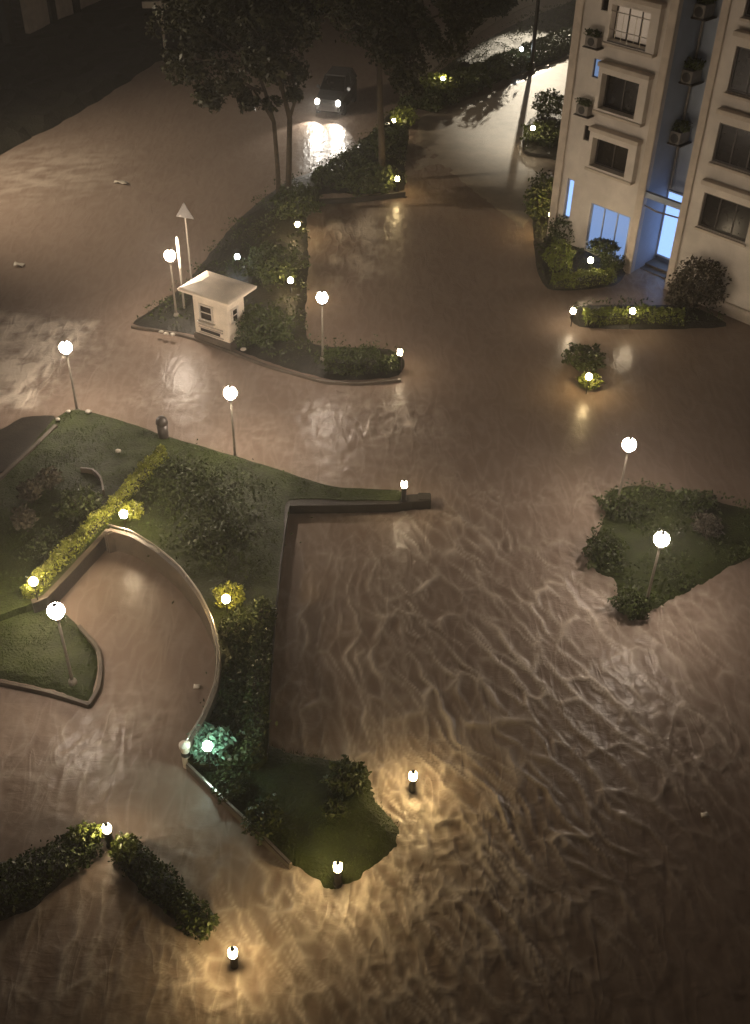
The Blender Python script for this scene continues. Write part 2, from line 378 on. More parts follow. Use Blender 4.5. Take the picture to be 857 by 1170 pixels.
# ring waves round the bollard that stands in the stream
for (px, py, R0) in ((470, 925, 2.6), (265, 1105, 1.8)):
    c = at(px, py); rr = np.hypot(X - c.x, (Y - c.y)); zz += (.008 * r3 + .012 * chop + .030 * np.clip(1 - 3 * np.abs(fbm(WX * 1.1, WY * 1.6, 3, 51)), 0, 1)) * np.exp(-(rr / R0) ** 2); m_bot = np.clip(m_bot + np.exp(-(rr / R0) ** 2), 0, 1)
far = (np.abs(X) > 40) | (Y > 105) | (Y < 8); zz[far] = 0
c_ = [at(*p) for p in [(-60, 340), (0, 352), (60, 364), (118, 366), (98, 392), (62, 428), (50, 446), (44, 472), (-60, 480)]]
weir = inside(c_, X, Y) * np.clip(dist_poly(c_, X, Y) / .5, 0, 1)
wf = fbm(WX * 1.9, WY * 1.1, 4, 71); zz += weir * (.05 * wf + .04 * r4)
foam_glint = np.clip(weir * np.clip(.6 + 2.2 * wf, 0, 1) + 1.0 * m_pool * np.maximum(r1 * (1 - m_left), r1b * m_left) * (1.5 + .8 * m_left) * np.clip(.75 + fbm(X * .5, Y * .5, 3, 61), .35, 1) + .4 * m_diag * r2 ** 2 * .7 + .9 * m_spl * np.clip(fbm(WX * 2.3, WY * 2.3, 4, 71) + .15, 0, 1) + .95 * m_bot * np.maximum(tb, .6 * r1) + .8 * m_right * (r1 * .9 + r3 * .15) + .9 * m_bl * r1b, 0, 1)  # real foam at weir and splashes; pale crest lines are painted highlights
V = np.column_stack([X.ravel(), Y.ravel(), zz.ravel()]); ny, nx = X.shape
idx = np.arange(ny * nx).reshape(ny, nx); Fq = np.stack([idx[:-1, :-1], idx[:-1, 1:], idx[1:, 1:], idx[1:, :-1]], -1).reshape(-1, 4)

wm = bpy.data.materials.new('muddy_flood_water'); wm.use_nodes = True; nt = wm.node_tree; N = nt.nodes; L = nt.links; b = N['Principled BSDF']
tc = N.new('ShaderNodeTexCoord'); at_ = N.new('ShaderNodeAttribute'); at_.attribute_name = 'foam_glint'
nz = N.new('ShaderNodeTexNoise'); nz.inputs['Scale'].default_value = .22; nz.inputs['Detail'].default_value = 7; nz.inputs['Distortion'].default_value = 1.2; L.new(tc.outputs['Object'], nz.inputs['Vector'])
m1 = N.new('ShaderNodeMix'); m1.data_type = 'RGBA'; m1.inputs['A'].default_value = (.20, .145, .112, 1); m1.inputs['B'].default_value = (.275, .208, .165, 1); L.new(nz.outputs['Fac'], m1.inputs['Factor'])
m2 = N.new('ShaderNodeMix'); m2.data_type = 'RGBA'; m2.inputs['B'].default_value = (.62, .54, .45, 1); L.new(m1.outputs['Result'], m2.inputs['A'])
L.new(m2.outputs['Result'], b.inputs['Base Color']); b.inputs['Roughness'].default_value = .36; b.inputs['IOR'].default_value = 1.33
def stretched(rot, sx, sy, scale, det, dist):
    mp = N.new('ShaderNodeMapping'); mp.inputs['Rotation'].default_value = (0, 0, math.radians(rot)); mp.inputs['Scale'].default_value = (sx, sy, 1); L.new(tc.outputs['Object'], mp.inputs['Vector'])
    n = N.new('ShaderNodeTexNoise'); n.inputs['Scale'].default_value = scale; n.inputs['Detail'].default_value = det; n.inputs['Distortion'].default_value = dist; L.new(mp.outputs['Vector'], n.inputs['Vector']); return n.outputs['Fac']
def math_(op, a, b_):
    n = N.new('ShaderNodeMath'); n.operation = op
    for k, v in enumerate((a, b_)):
        if isinstance(v, (int, float)): n.inputs[k].default_value = v
        else: L.new(v, n.inputs[k])
    return n.outputs[0]
def crest(v): return math_('SUBTRACT', 1.0, math_('MULTIPLY', math_('ABSOLUTE', math_('SUBTRACT', v, .5), 0), 4.0))
f1 = stretched(30, 1.0, .32, 2.2, 1.5, .7); f2 = stretched(-25, .4, 1.0, 4.5, 1.5, .8); f3 = stretched(0, 1, 1, 1.6, 3, .3)
hh = math_('ADD', math_('MULTIPLY', crest(f1), .26), math_('ADD', math_('MULTIPLY', crest(f2), .07), math_('MULTIPLY', f3, .8)))
ac = N.new('ShaderNodeAttribute'); ac.attribute_name = 'chop'
bp = N.new('ShaderNodeBump'); bp.inputs['Distance'].default_value = .055; L.new(math_('MULTIPLY', hh, ac.outputs['Fac']), bp.inputs['Height']); bp.inputs['Strength'].default_value = 1.0; L.new(bp.outputs['Normal'], b.inputs['Normal'])
# pale colour painted along the small crests as glints
fr = math_('MULTIPLY', math_('POWER', math_('MAXIMUM', crest(f1), 0.0), 3.0), math_('MULTIPLY', ac.outputs['Fac'], .22))
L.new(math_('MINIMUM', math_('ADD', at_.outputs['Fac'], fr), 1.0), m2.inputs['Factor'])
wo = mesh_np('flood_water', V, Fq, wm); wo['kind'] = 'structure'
wo.data.polygons.foreach_set('use_smooth', np.ones(len(wo.data.polygons), bool))
m_rd2 = zone(390, 490, 4.5, 3.2) + zone(180, 440, 4, 3) * .6 + zone(100, 840, 3, 2.2) * .7 + zone(170, 700, 1.6, 2.2) * .3
foam_glint = np.clip(foam_glint + .55 * m_rd2 * np.clip(1 - 3.2 * np.abs(fbm(WX * .9 + .5 * WY, WY * 2.2, 4, 81)), 0, 1) ** 1.5 * np.clip(.3 + fbm(X * .5, Y * .5, 2, 83), 0, 1), 0, 1)  # pale streaks painted for the glints on the ripples
foam_glint = np.clip(foam_glint + .8 * zone(405, 275, 1.9, 4.5, 4) * np.clip(.1 + 2.0 * fbm(WX * .9, WY * .5, 4, 85), 0, 1) + .5 * zone(60, 195, 4, 4) * np.clip(1 - 4 * np.abs(fbm(WX * .5, WY * .9, 3, 87)), 0, 1), 0, 1)  # silvery reflection painted pale beside the verge; pale streaks on the road
ch_ = np.clip(.40 + .3 * m_rd2 + .5 * m_pool + .35 * m_bot + 1.0 * m_spl + .7 * m_bl + .8 * m_top + .5 * m_road + .5 * m_right + .6 * weir + .5 * m_diag, 0, 1.5)
a = wo.data.attributes.new('chop', 'FLOAT', 'POINT'); a.data.foreach_set('value', ch_.ravel().astype(np.float32))
a = wo.data.attributes.new('foam_glint', 'FLOAT', 'POINT'); a.data.foreach_set('value', foam_glint.ravel().astype(np.float32))

# ------------------------------------------------------------------ land
LZ = .40
lawn, P_LAWN = island('lawn', [(-40, 540), (5, 541), (63, 478), (90, 468), (140, 481), (196, 500), (251, 516), (311, 534), (381, 556), (455, 560), (458, 571), (400, 571), (330, 571), (324, 610), (316, 676), (308, 780), (304, 862), (282, 874), (226, 872), (213, 866), (214, 850), (232, 820), (247, 780), (250, 740), (236, 692), (205, 655), (165, 620), (130, 603), (116, 604), (88, 640), (55, 676), (30, 692), (-40, 700)], LZ, M['lawn'], .22, 0, .06, .05)
lawn2, P_L2 = island('lawn_by_drive', [(-60, 660), (30, 690), (60, 688), (88, 712), (109, 738), (113, 766), (102, 803), (60, 790), (0, 777), (-60, 768)], .13, M['lawn'], .2, .25, .04, .03)
path, _ = island('path', [(-60, 500), (0, 491), (25, 477), (62, 475), (58, 486), (4, 538), (-60, 560)], .05, M['dconc'], .3, 0, .01, .03)
verge, P_VERGE = island('verge', [(150, 371), (178, 350), (215, 318), (270, 252), (325, 208), (370, 190), (420, 156), (447, 126), (480, 97), (530, 60), (590, 26), (650, 2), (668, -8), (672, 50), (655, 62), (612, 78), (560, 98), (482, 122), (470, 140), (464, 190), (463, 217), (430, 222), (357, 226), (354, 300), (353, 386), (400, 396), (446, 398), (464, 412), (456, 431), (410, 435), (370, 433), (300, 413), (230, 386)], .22, M['soil'], .35, .7, .06, .10)
tip, P_TIP = island('lawn_corner', [(213, 876), (258, 866), (303, 850), (345, 862), (420, 872), (432, 908), (459, 944), (456, 968), (421, 1004), (377, 1020), (326, 986), (268, 930)], .16, M['lawn'], .18, .5, .05, .06)
isl, P_ISL = island('planted_island', [(691, 578), (704, 557), (724, 553), (775, 560), (850, 578), (930, 585), (930, 610), (850, 644), (797, 676), (741, 704), (723, 711), (706, 698), (698, 664), (676, 655), (676, 617)], .12, M['lawn'], .25, .9, .06, .12)
vl, P_VL = island('planting_bed', [(118, 940), (75, 958), (10, 981), (-60, 992), (-60, 1075), (0, 1056), (42, 1040), (98, 984), (120, 960)], .10, M['soil'], .2, .3, .04, .06)
vr, P_VR = island('planting_bed', [(126, 960), (146, 958), (178, 978), (216, 1016), (248, 1055), (236, 1064), (198, 1054), (157, 1021), (133, 985)], .10, M['soil'], .2, .3, .04, .06)
b1, P_B1 = island('planting_bed', [(610, 240), (650, 246), (700, 276), (716, 308), (705, 326), (660, 332), (624, 330), (611, 300)], .20, M['soil'], .3, .35, .05, .05)
b2, P_B2 = island('planting_bed', [(650, 362), (666, 349), (740, 349), (790, 350), (835, 372), (790, 376), (720, 377), (662, 374)], .20, M['soil'], .3, .35, .05, .05)
b3, P_B3 = island('planting_bed', [(598, 150), (606, 136), (630, 124), (664, 118), (664, 182), (630, 178), (600, 172)], .20, M['soil'], .4, 0, .05, .05)
# far side: raised bank in dark soil colour beside the road, pale paving in the lit lane at the back
bank, P_BANK = island('roadside_bank', [(-150, 250), (0, 178), (60, 146), (110, 118), (150, 92), (180, 72), (215, 62), (300, 50), (330, 0), (330, -60), (-150, -60)], .35, M['soil'], .9, .8, .18, .3)
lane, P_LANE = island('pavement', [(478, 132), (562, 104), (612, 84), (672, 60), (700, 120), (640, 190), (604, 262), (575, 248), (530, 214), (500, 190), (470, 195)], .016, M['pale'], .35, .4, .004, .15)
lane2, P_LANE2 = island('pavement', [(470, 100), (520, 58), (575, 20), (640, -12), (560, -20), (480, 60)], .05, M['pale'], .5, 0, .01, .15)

def zof(poly, base): return base
# grass blades on the lawns: nobody could count them
pts = []
for poly, z, dens in ((P_LAWN, LZ, 330), (P_L2, .13, 380), (P_TIP, .13, 380)):
    x0, x1 = min(p.x for p in poly), max(p.x for p in poly); y0, y1 = min(p.y for p in poly), max(p.y for p in poly)
    n = int((x1 - x0) * (y1 - y0) * dens); x = rng.uniform(x0, x1, n); y = rng.uniform(y0, y1, n)
    keep = inside(poly, x, y) & (fbm(x * .9, y * .9, 3, 77) + .35 > rng.random(n) * .8) & (dist_poly(poly, x, y) > .12)
    pts.append(np.column_stack([x[keep], y[keep], np.full(keep.sum(), z + .01) + .06 * fbm(x[keep] * .9, y[keep] * .9, 4, 11)]))
P = np.concatenate(pts); n = len(P); a_ = rng.random(n) * 2 * PI; hgt = rng.uniform(.04, .11, n); ln = rng.normal(0, .04, (n, 2))
d = np.column_stack([np.cos(a_), np.sin(a_), np.zeros(n)]) * .011
tip_ = P + np.column_stack([ln, hgt])
V = np.stack([P - d, P + d, tip_], 1).reshape(-1, 3)
go = mesh_np('grass', V, np.arange(n * 3).reshape(n, 3), M['grass']); tag(go, 'short wet grass on the lawns round the curved drive', 'grass', kind='stuff')

# ------------------------------------------------------------------ walls, kerbs and rails
def wall_mesh(bm, pts, thick, z0, z1, cap=0.0):
    pts = [Vector((p[0], p[1])) for p in pts]; rows = []
    for i, p in enumerate(pts):
        d = (pts[min(i + 1, len(pts) - 1)] - pts[max(0, i - 1)]).normalized(); n = Vector((-d.y, d.x)) * thick * .5
        zt = z1[i] if hasattr(z1, '__len__') else z1
        rows.append([bm.verts.new((p.x + s * n.x, p.y + s * n.y, z)) for s, z in ((1, z0), (1, zt), (-1, zt), (-1, z0))])
    for a, b in zip(rows, rows[1:]):
        for k in range(4): bm.faces.new((a[k], a[(k + 1) % 4], b[(k + 1) % 4], b[k]))
    bm.faces.new(rows[0]); bm.faces.new(rows[-1])
def offs(pts, o):
    pts = [Vector((p[0], p[1])) for p in pts]; out = []
    for i, p in enumerate(pts):
        d = (pts[min(i + 1, len(pts) - 1)] - pts[max(0, i - 1)]).normalized(); out.append(p + Vector((-d.y, d.x)) * o)
    return out
ARC = [(124, 603), (150, 610), (178, 627), (205, 650), (228, 680), (243, 712), (249, 745), (246, 782), (232, 818), (213, 850)]
arc = smooth_line([at(x, y, .88) for x, y in ARC], .18)
t = thing('parapet_wall', 'low curved wall with a steel handrail round the flooded drive', 'wall')
bm = bmesh.new(); wall_mesh(bm, arc, .13, -.5, .80); obj('wall_body', bm, M['mud'], t)
bm = bmesh.new(); wall_mesh(bm, arc, .14, .80, .825); obj('coping', bm, M['mud'], t)
for o in (.0,):
    bm = bmesh.new(); tube(bm, [(p.x, p.y, 1.0) for p in offs(arc, o)], .028, 8); obj('handrail', bm, M['metal'], t, True)
for k in range(3, len(arc), 8):
    bm = bmesh.new(); tube(bm, [(arc[k].x, arc[k].y, .84), (arc[k].x, arc[k].y, .98)], .016, 6); obj('baluster', bm, M['metal'], t)
e0 = at(126, 604, .9); bm = bmesh.new(); box(bm, (e0.x - .05, e0.y, .20), (.34, .24, 1.26), .5, .05); obj('end_pier', bm, M['mud'], t)
e1 = at(211, 852, .8)
t = thing('corner_post', 'white capped post at the foot of the curved wall beside the green lit plants', 'post', (e1.x, e1.y, 0))
bm = bmesh.new(); lathe(bm, [(.12, -.4), (.12, .75), (.15, .77), (.15, .85), (0, .93)], seg=14); obj('post_shaft', bm, M['polew'], t, False)
bm = bmesh.new(); lathe(bm, [(.125, .45), (.125, .6)], seg=14); obj('band', bm, M['dark'], t)
hw = [at(124, 606, .5), at(98, 634, .5), (at(74, 660, .5)), at(52, 684, .45), at(38, 694, .3)]
t = thing('retaining_wall', 'dark retaining wall under the clipped hedge at the head of the drive', 'wall')
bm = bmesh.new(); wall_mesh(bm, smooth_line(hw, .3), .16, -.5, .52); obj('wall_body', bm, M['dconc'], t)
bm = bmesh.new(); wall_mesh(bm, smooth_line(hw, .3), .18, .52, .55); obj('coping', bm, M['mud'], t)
st = smooth_line([at(214, 872, .26), at(250, 907, .26), at(290, 945, .24), at(332, 988, .20)], .3)
t = thing('garden_kerb_wall', 'low straight kerb wall with a pale worn top beside the flooded drive', 'wall')
bm = bmesh.new(); wall_mesh(bm, st, .10, -.5, .24); obj('wall_body', bm, M['conc'], t)
bm = bmesh.new(); wall_mesh(bm, st, .05, .24, .285); obj('coping', bm, M['metal'], t)
en = smooth_line([at(331, 571.5, .45), at(400, 571, .45), at(452, 571, .40), at(470, 569, .38), at(484, 569, .36)], .3)
t = thing('garden_wall', 'narrow dark wall end running out into the flood under a bright bollard', 'wall')
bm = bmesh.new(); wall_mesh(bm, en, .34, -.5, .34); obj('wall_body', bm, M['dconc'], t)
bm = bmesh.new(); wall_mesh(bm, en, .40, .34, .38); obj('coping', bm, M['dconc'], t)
p_ = at(485, 567, .4); bm = bmesh.new(); box(bm, (p_.x, p_.y, -.05), (.45, .42, .92), 0, .03); obj('end_pier', bm, M['dconc'], t)
ee = smooth_line([at(329, 573, .3), at(322, 620, .3), at(314, 690, .3), at(307, 780, .3), at(303, 862, .3)], .4)
t = thing('edging_wall', 'dark upright edging along the long east side of the lawn', 'wall')
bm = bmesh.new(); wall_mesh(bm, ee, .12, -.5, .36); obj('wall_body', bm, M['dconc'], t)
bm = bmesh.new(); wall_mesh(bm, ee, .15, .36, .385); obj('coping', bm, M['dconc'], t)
# kerbs with no name of their own in the garden
def kerb(name, px, z, wdt, m, label, zt=None):
    pts = smooth_line([at(x, y, z) for x, y in px], .3); bm = bmesh.new(); wall_mesh(bm, pts, wdt, -.5, z); return tag(obj(name, bm, m), label, 'kerb')
kerb('kerb', [(64, 485), (40, 508), (4, 541), (-40, 583)], .47, .14, M['conc'], 'straight concrete kerb between the dark path and the upper lawn')
kerb('kerb', [(-60, 768), (0, 778), (60, 791), (101, 804)], .17, .10, M['mud'], 'straight concrete kerb on the near side of the lamp lawn')
kerb('kerb', [(101, 804), (112, 785), (115, 762), (111, 740), (90, 714)], .17, .10, M['mud'], 'curved concrete kerb round the nose of the lamp lawn')
kerb('kerb', [(150, 372), (190, 378), (230, 388), (300, 415), (340, 427), (372, 435), (412, 437), (458, 433)], .11, .10, M['conc'], 'long concrete kerb below the guard booth and the tree verge')
kerb('kerb', [(355, 228), (400, 226), (463, 219)], .26, .14, M['dconc'], 'short dark kerb above the silvery pool behind the tree verge')
kerb('kerb', [(92, 534), (106, 536), (115, 545), (118, 560)], .60, .07, M['conc'], 'small pale curved kerb in the upper lawn')

# ------------------------------------------------------------------ hedges and shrubs
gp = lambda L, z: [at(x, y, z) for x, y in L]
hl = smooth_line(gp([(184, 512), (150, 549), (120, 580), (90, 610), (60, 640), (30, 672)], .8), .3)
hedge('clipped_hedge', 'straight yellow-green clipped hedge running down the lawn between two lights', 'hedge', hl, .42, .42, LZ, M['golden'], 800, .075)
dk = smooth_line(gp([(302, 690), (298, 740), (293, 800), (288, 860)], .6), .4)
hedge('dark_hedge', 'long dark low hedge along the east edge of the lawn', 'hedge', dk, .55, .35, LZ, M['leaf'], 420, .09)
hv = smooth_line(gp([(106, 951), (78, 966), (40, 986), (-5, 1010), (-60, 1020)], .3), .3)
hedge('dark_hedge', 'dark hedge at the lower left corner, left arm of the V', 'hedge', offs(hv, .15), 1.0, .34, .05, M['leaf'], 500, .09)
hv2 = smooth_line(gp([(140, 965), (162, 986), (190, 1012), (222, 1045), (240, 1060)], .3), .3)
hedge('dark_hedge', 'dark green hedge pointing from the lower left light towards the bollard', 'hedge', hv2, .72, .34, .05, M['leaf'], 500, .09)
hedge('dark_hedge', 'dark box hedge at the road end of the tree verge below a globe lamp', 'hedge', gp([(372, 412), (400, 412), (432, 412)], .5), 1.1, .65, .2, M['leaf'], 420, .10)
hedge('dark_hedge', 'small dark hedge end under the white bollard of the tree verge', 'hedge', gp([(436, 416), (456, 417)], .3), .7, .35, .2, M['leaf'], 420, .10)
hedge('long_hedge', 'long dark hedge slanting along the back lane at the top', 'hedge', smooth_line(gp([(478, 116), (520, 95), (560, 78), (600, 62), (640, 46), (668, 34)], .6), 1.0), 2.6, .6, .2, M['leaf'], 150, .2)
hedge('verge_hedge', 'dark hedge along the road side of the tree verge', 'hedge', smooth_line(gp([(372, 205), (415, 180), (450, 148)], .6), 1.0), 2.2, .7, .2, M['leaf'], 150, .18)
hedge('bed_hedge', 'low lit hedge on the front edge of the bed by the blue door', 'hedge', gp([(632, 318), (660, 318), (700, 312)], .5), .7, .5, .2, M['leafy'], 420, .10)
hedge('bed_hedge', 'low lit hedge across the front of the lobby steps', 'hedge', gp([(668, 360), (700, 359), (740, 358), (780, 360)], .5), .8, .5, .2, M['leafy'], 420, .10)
SH = [
 ('shrub', 'round dark bush at the left end of the blue door bed', (643, 262), .8, (.75, .7, .7), 'leaf', 1300, .12, .2),
 ('shrub', 'tall green bush in the blue door bed left of its light', (640, 292), .8, (.7, .8, .75), 'leafy', 1200, .12, .2),
 ('shrub', 'dark flat-topped bush in front of the blue glass door', (689, 282), 1.15, (.75, .7, .3), 'leaf', 1300, .12, .2),
 ('shrub', 'low dark bush under the flat-topped bush', (700, 300), .5, (.6, .5, .4), 'leaf', 700, .12, .2),
 ('shrub', 'large drooping bush at the corner of the apartment block', (620, 225), 1.2, (.9, .9, 1.2), 'leaf', 1800, .16, .2),
 ('shrub', 'dark upright bush against the apartment wall by the blue slit window', (655, 205), 1.3, (.5, .5, 1.2), 'leaf', 1200, .14, .2),
 ('shrub', 'tall dark spreading bush under the right wing windows', (800, 322), 1.3, (1.3, .9, 1.1), 'leafd', 2400, .14, .2),
 ('shrub', 'brown dry bush beside the lobby steps', (778, 335), .9, (.6, .5, .8), 'leafd', 1200, .13, .2),
 ('shrub', 'dark bush standing in the flood around a light', (668, 408), .3, (.85, .9, .35), 'leaf', 1500, .12, 0),
 ('shrub', 'yellow-green bush tip lit by the light standing in the flood', (674, 436), .25, (.5, .45, .25), 'leafy', 700, .10, 0),
 ('shrub', 'round domed bush in the small bed beside the back lane', (627, 118), 1.0, (1.0, 1.0, .75), 'leaf', 1100, .18, .2),
 ('shrub', 'low dark bush around the light of the back lane bed', (625, 152), .6, (1.4, 1.6, .5), 'leaf', 1800, .18, .2),
 ('shrub', 'pale bush on the upper lawn, topmost of the left cluster', (56, 546), .8, (.42, .4, .35), 'leafd', 500, .12, LZ),
 ('shrub', 'pale bush on the upper lawn in the middle of the left cluster', (34, 560), .8, (.42, .4, .35), 'leafd', 500, .12, LZ),
 ('shrub', 'pale pinkish bush at the bottom of the left cluster on the upper lawn', (27, 592), .8, (.42, .4, .35), 'leafd', 500, .12, LZ),
 ('shrub', 'dark spreading bush inside the small curved kerb', (90, 575), .6, (.75, .8, .35), 'leaf', 1300, .11, LZ),
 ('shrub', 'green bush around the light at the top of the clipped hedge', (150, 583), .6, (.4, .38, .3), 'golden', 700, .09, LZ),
 ('shrub', 'rounded bush behind the curved wall with a yellow light in it', (262, 680), .6, (.5, .5, .32), 'golden', 900, .09, LZ),
 ('shrub', 'dark low bush below the yellow light by the curved wall', (268, 715), .5, (.5, .6, .25), 'leaf', 800, .09, LZ),
 ('shrub', 'broad-leaved plants lit green at the foot of the curved wall', (240, 850), .55, (.55, .6, .38), 'leafg', 620, .17, .35),
 ('shrub', 'low leafy plant just below the green lit plants', (262, 895), .3, (.5, .55, .22), 'leaf', 700, .10, .1),
 ('shrub', 'big round dark bush on the corner lawn near the water', (398, 889), .45, (.55, .5, .5), 'leaf', 1500, .10, .1),
 ('shrub', 'small dark bush below the big round bush on the corner lawn', (383, 925), .3, (.32, .3, .22), 'leaf', 600, .09, .1),
 ('shrub', 'low leafy bush along the kerb wall of the corner lawn', (300, 935), .3, (.5, .6, .22), 'leaf', 900, .10, .1),
 ('shrub', 'dark bush at the top left corner of the lamp island', (712, 575), .4, (.8, .7, .45), 'leaf', 1400, .11, .1),
 ('shrub', 'dark bush at the left edge of the lamp island', (692, 630), .4, (.7, .9, .4), 'leaf', 1400, .11, .1),
 ('shrub', 'dark bush at the lower point of the lamp island', (722, 690), .35, (.6, .55, .35), 'leaf', 1200, .11, .1),
 ('shrub', 'dark pointed bush on the far edge of the lamp island', (792, 572), .4, (.75, .5, .4), 'leaf', 1400, .11, .1),
 ('shrub', 'brownish bush right of the globe lamp on the island', (808, 600), .35, (.5, .6, .3), 'leafd', 900, .11, .1),
 ('shrub', 'yellow-lit leafy tip on the left arm of the V hedge', (100, 952), .45, (.5, .3, .2), 'leafy', 500, .10, .1),
 ('shrub', 'yellow-lit leafy tip on the right arm of the V hedge', (142, 968), .45, (.35, .4, .2), 'leafy', 500, .10, .1),
 ('shrub', 'dark bush in the tree verge beside the guard booth', (300, 372), .8, (1.3, 1.2, .8), 'leaf', 2400, .14, .2),
 ('shrub', 'dark bush in the tree verge between the three lights', (312, 300), .7, (1.4, 1.8, .6), 'leaf', 2400, .14, .2),
 ('shrub', 'dark bush at the foot of the forked tree', (340, 228), .7, (1.3, 1.6, .6), 'leaf', 2000, .16, .2),
 ('shrub', 'dark bush above the silvery pool below the lone trunk', (420, 205), .6, (1.6, 1.6, .6), 'leaf', 2000, .16, .2),
 ('shrub', 'lit bush beside the middle light of the back lane hedge', (498, 98), .8, (1.4, 1.4, .6), 'leafy', 1300, .2, .2),
 ('shrub', 'lit bush beside the lowest light of the back lane hedge', (462, 132), .7, (.8, 1.2, .5), 'leafy', 900, .18, .2),
]
COVER = ((P_VERGE, .22, 85, .22), (P_ISL, .10, 170, .12), (P_B1, .2, 70, .14), (P_B2, .2, 70, .14), (P_VL, .1, 60, .1), (P_VR, .1, 60, .1), (P_B3, .2, 40, .18))
for nm, lb, (px, py), z, r, m, n, lf, zb in SH:
    c = at(px, py, z); shrub(nm, lb, 'bush', (c.x, c.y, c.z), r, M[m], n, lf, 'garden bushes')
# low rough ground plants on the lawn, flat tufts
P = []
for (px, py, rx, ry, n) in ((230, 560, 2.2, 1.8, 1600), (250, 610, 1.6, 1.6, 1300), (200, 540, 1.2, 1.2, 700), (270, 770, .6, 2.2, 900), (275, 840, .7, 1.2, 500), (60, 620, 1.0, 1.0, 300)):
    c = at(px, py, .5); k = rng.normal(size=(n, 2)) * .45
    P.append(np.column_stack([c.x + k[:, 0] * rx, c.y + k[:, 1] * ry, (LZ if py < 860 else .12) + .03 + rng.random(n) * .16]))
for poly, z, dens, hh in COVER:
    x0, x1 = min(p.x for p in poly), max(p.x for p in poly); y0, y1 = min(p.y for p in poly), max(p.y for p in poly)
    n = int((x1 - x0) * (y1 - y0) * dens); x = rng.uniform(x0, x1, n); y = rng.uniform(y0, y1, n); k = inside(poly, x, y) & (fbm(x * .8, y * .8, 3, 55) + .25 > rng.random(n) * .6)
    x, y = x[k], y[k]; P.append(np.column_stack([x, y, z + .05 + rng.random(len(x)) * hh * (1.3 + 1.6 * fbm(x * .6, y * .6, 3, 57))]))
tag(mesh_np('ground_cover', *leaf_cloud(np.concatenate(P), .11), M['leaf']), 'low dark ground cover spreading over the lawn and the beds', 'ground cover', kind='stuff')

# ------------------------------------------------------------------ trees
def tree(name, label, base, limbs, clumps, leaf=.2, m='tree', group='trees along the road', n_per=1150):
    t = thing(name, label, 'tree', (base[0], base[1], base[2]))
    B = Vector(base); bm = bmesh.new()
    for pts, r0, r1 in limbs:
        q = [Vector(p) - B for p in pts]; k = len(q); tube(bm, q, [r0 + (r1 - r0) * i / (k - 1) for i in range(k)], 9)
    # twigs to each clump
    tops = [Vector(l[0][-1]) for l in limbs]
    for c, r in clumps:
        c = Vector(c); s = min(tops, key=lambda p: (p - c).length); mid = s.lerp(c, .55) + Vector((random.uniform(-.3, .3), random.uniform(-.3, .3), .25))
        tube(bm, [s - B, mid - B, c - B], [.07, .045, .015], 6)
    obj('trunk', bm, M['bark'], t, True)
    P = np.concatenate([blob_points(int(n_per * (r[0] * r[1]) ** .75), (Vector(c) - B), r, .35) for c, r in clumps])
    k = fbm(P[:, 0] * .9 + P[:, 2] * .5, P[:, 1] * .9 + P[:, 2] * .6, 3, 91) > -.06      # gaps between the clumps
    mesh_np('crown', *leaf_cloud(P[k], leaf, .2, .55), M[m], t)
    return t
Y1 = 53.3; b1_ = at(325, 238)
def L1(l, Y): return [tuple(atY(x, y, Y + dy)) for x, y, dy in l]
T1c = [(205, 20, 1, 1.5), (215, 70, 0, 1.3), (250, 30, 2, 1.6), (255, 85, -.5, 1.3), (290, 20, 0, 1.6), (300, 70, -1, 1.3), (335, 30, 1, 1.4), (330, 80, 1, 1.0), (285, 112, 0, .7), (240, 110, 0, .9), (352, 10, 0, 1.2), (230, -20, 0, 1.7), (290, -25, 1, 1.8), (345, -30, 1, 1.5), (336, 108, -.4, .45), (310, 118, -.4, .5)]
tree('forked_tree', 'forked tree with two slim trunks in front of the car', tuple(b1_),
     [(L1([(319, 236, 0), (317, 190, 0), (313, 140, 0), (303, 105, 0), (292, 75, .3)], Y1), .13, .08), (L1([(329, 238, 0), (330, 190, 0), (331, 135, 0), (322, 100, .2), (308, 60, .5)], Y1), .17, .09), (L1([(331, 135, 0), (338, 112, .2), (334, 85, .4)], Y1), .09, .06), (L1([(313, 140, 0), (300, 118, 0), (288, 100, 0)], Y1), .08, .05)],
     [(tuple(atY(x, y, Y1 + dy)), (r, r * 1.1, r * .75)) for x, y, dy, r in T1c], .2)
Y2 = 57.2; b2_ = at(436, 207)
T2c = [(410, 20, 0, 1.5), (445, 10, 1, 1.7), (480, 25, 0, 1.6), (505, 45, -.5, 1.3), (470, 65, 0, 1.4), (445, 55, -.5, 1.2), (425, -20, 0, 1.6), (490, -15, 0, 1.7), (525, 15, 1, 1.2), (462, 92, -.4, .8), (475, 105, -.5, .45), (394, -8, 0, 1.2)]
tree('tall_tree', 'tall tree with one straight dark trunk right of the car', tuple(b2_),
     [(L1([(437, 207, 0), (436, 160, 0), (434, 110, 0), (433, 65, 0), (440, 30, 0)], Y2), .2, .12), (L1([(433, 80, 0), (448, 50, 0), (470, 30, 0)], Y2), .1, .06)],
     [(tuple(atY(x, y, Y2 + dy)), (r, r * 1.1, r * .8)) for x, y, dy, r in T2c], .2)
Y3 = 80; b3_ = at(527, 66)
tree('roadside_tree', 'slim tree at the end of the lit back lane', tuple(b3_),
     [(L1([(527, 64, 0), (528, 40, 0), (530, 10, 0), (533, -10, 0)], Y3 + 2), .16, .1)],
     [(tuple(atY(x, y, Y3 + 2 + dy)), (r, r, r * .7)) for x, y, dy, r in ((545, 5, 0, 1.5), (570, 2, 0, 1.3), (520, -10, 0, 1.8), (550, -20, 0, 1.7), (585, -8, 0, 1.3), (527, 25, 0, .9))], .26)
Y4 = 84; b4_ = at(245, 62)
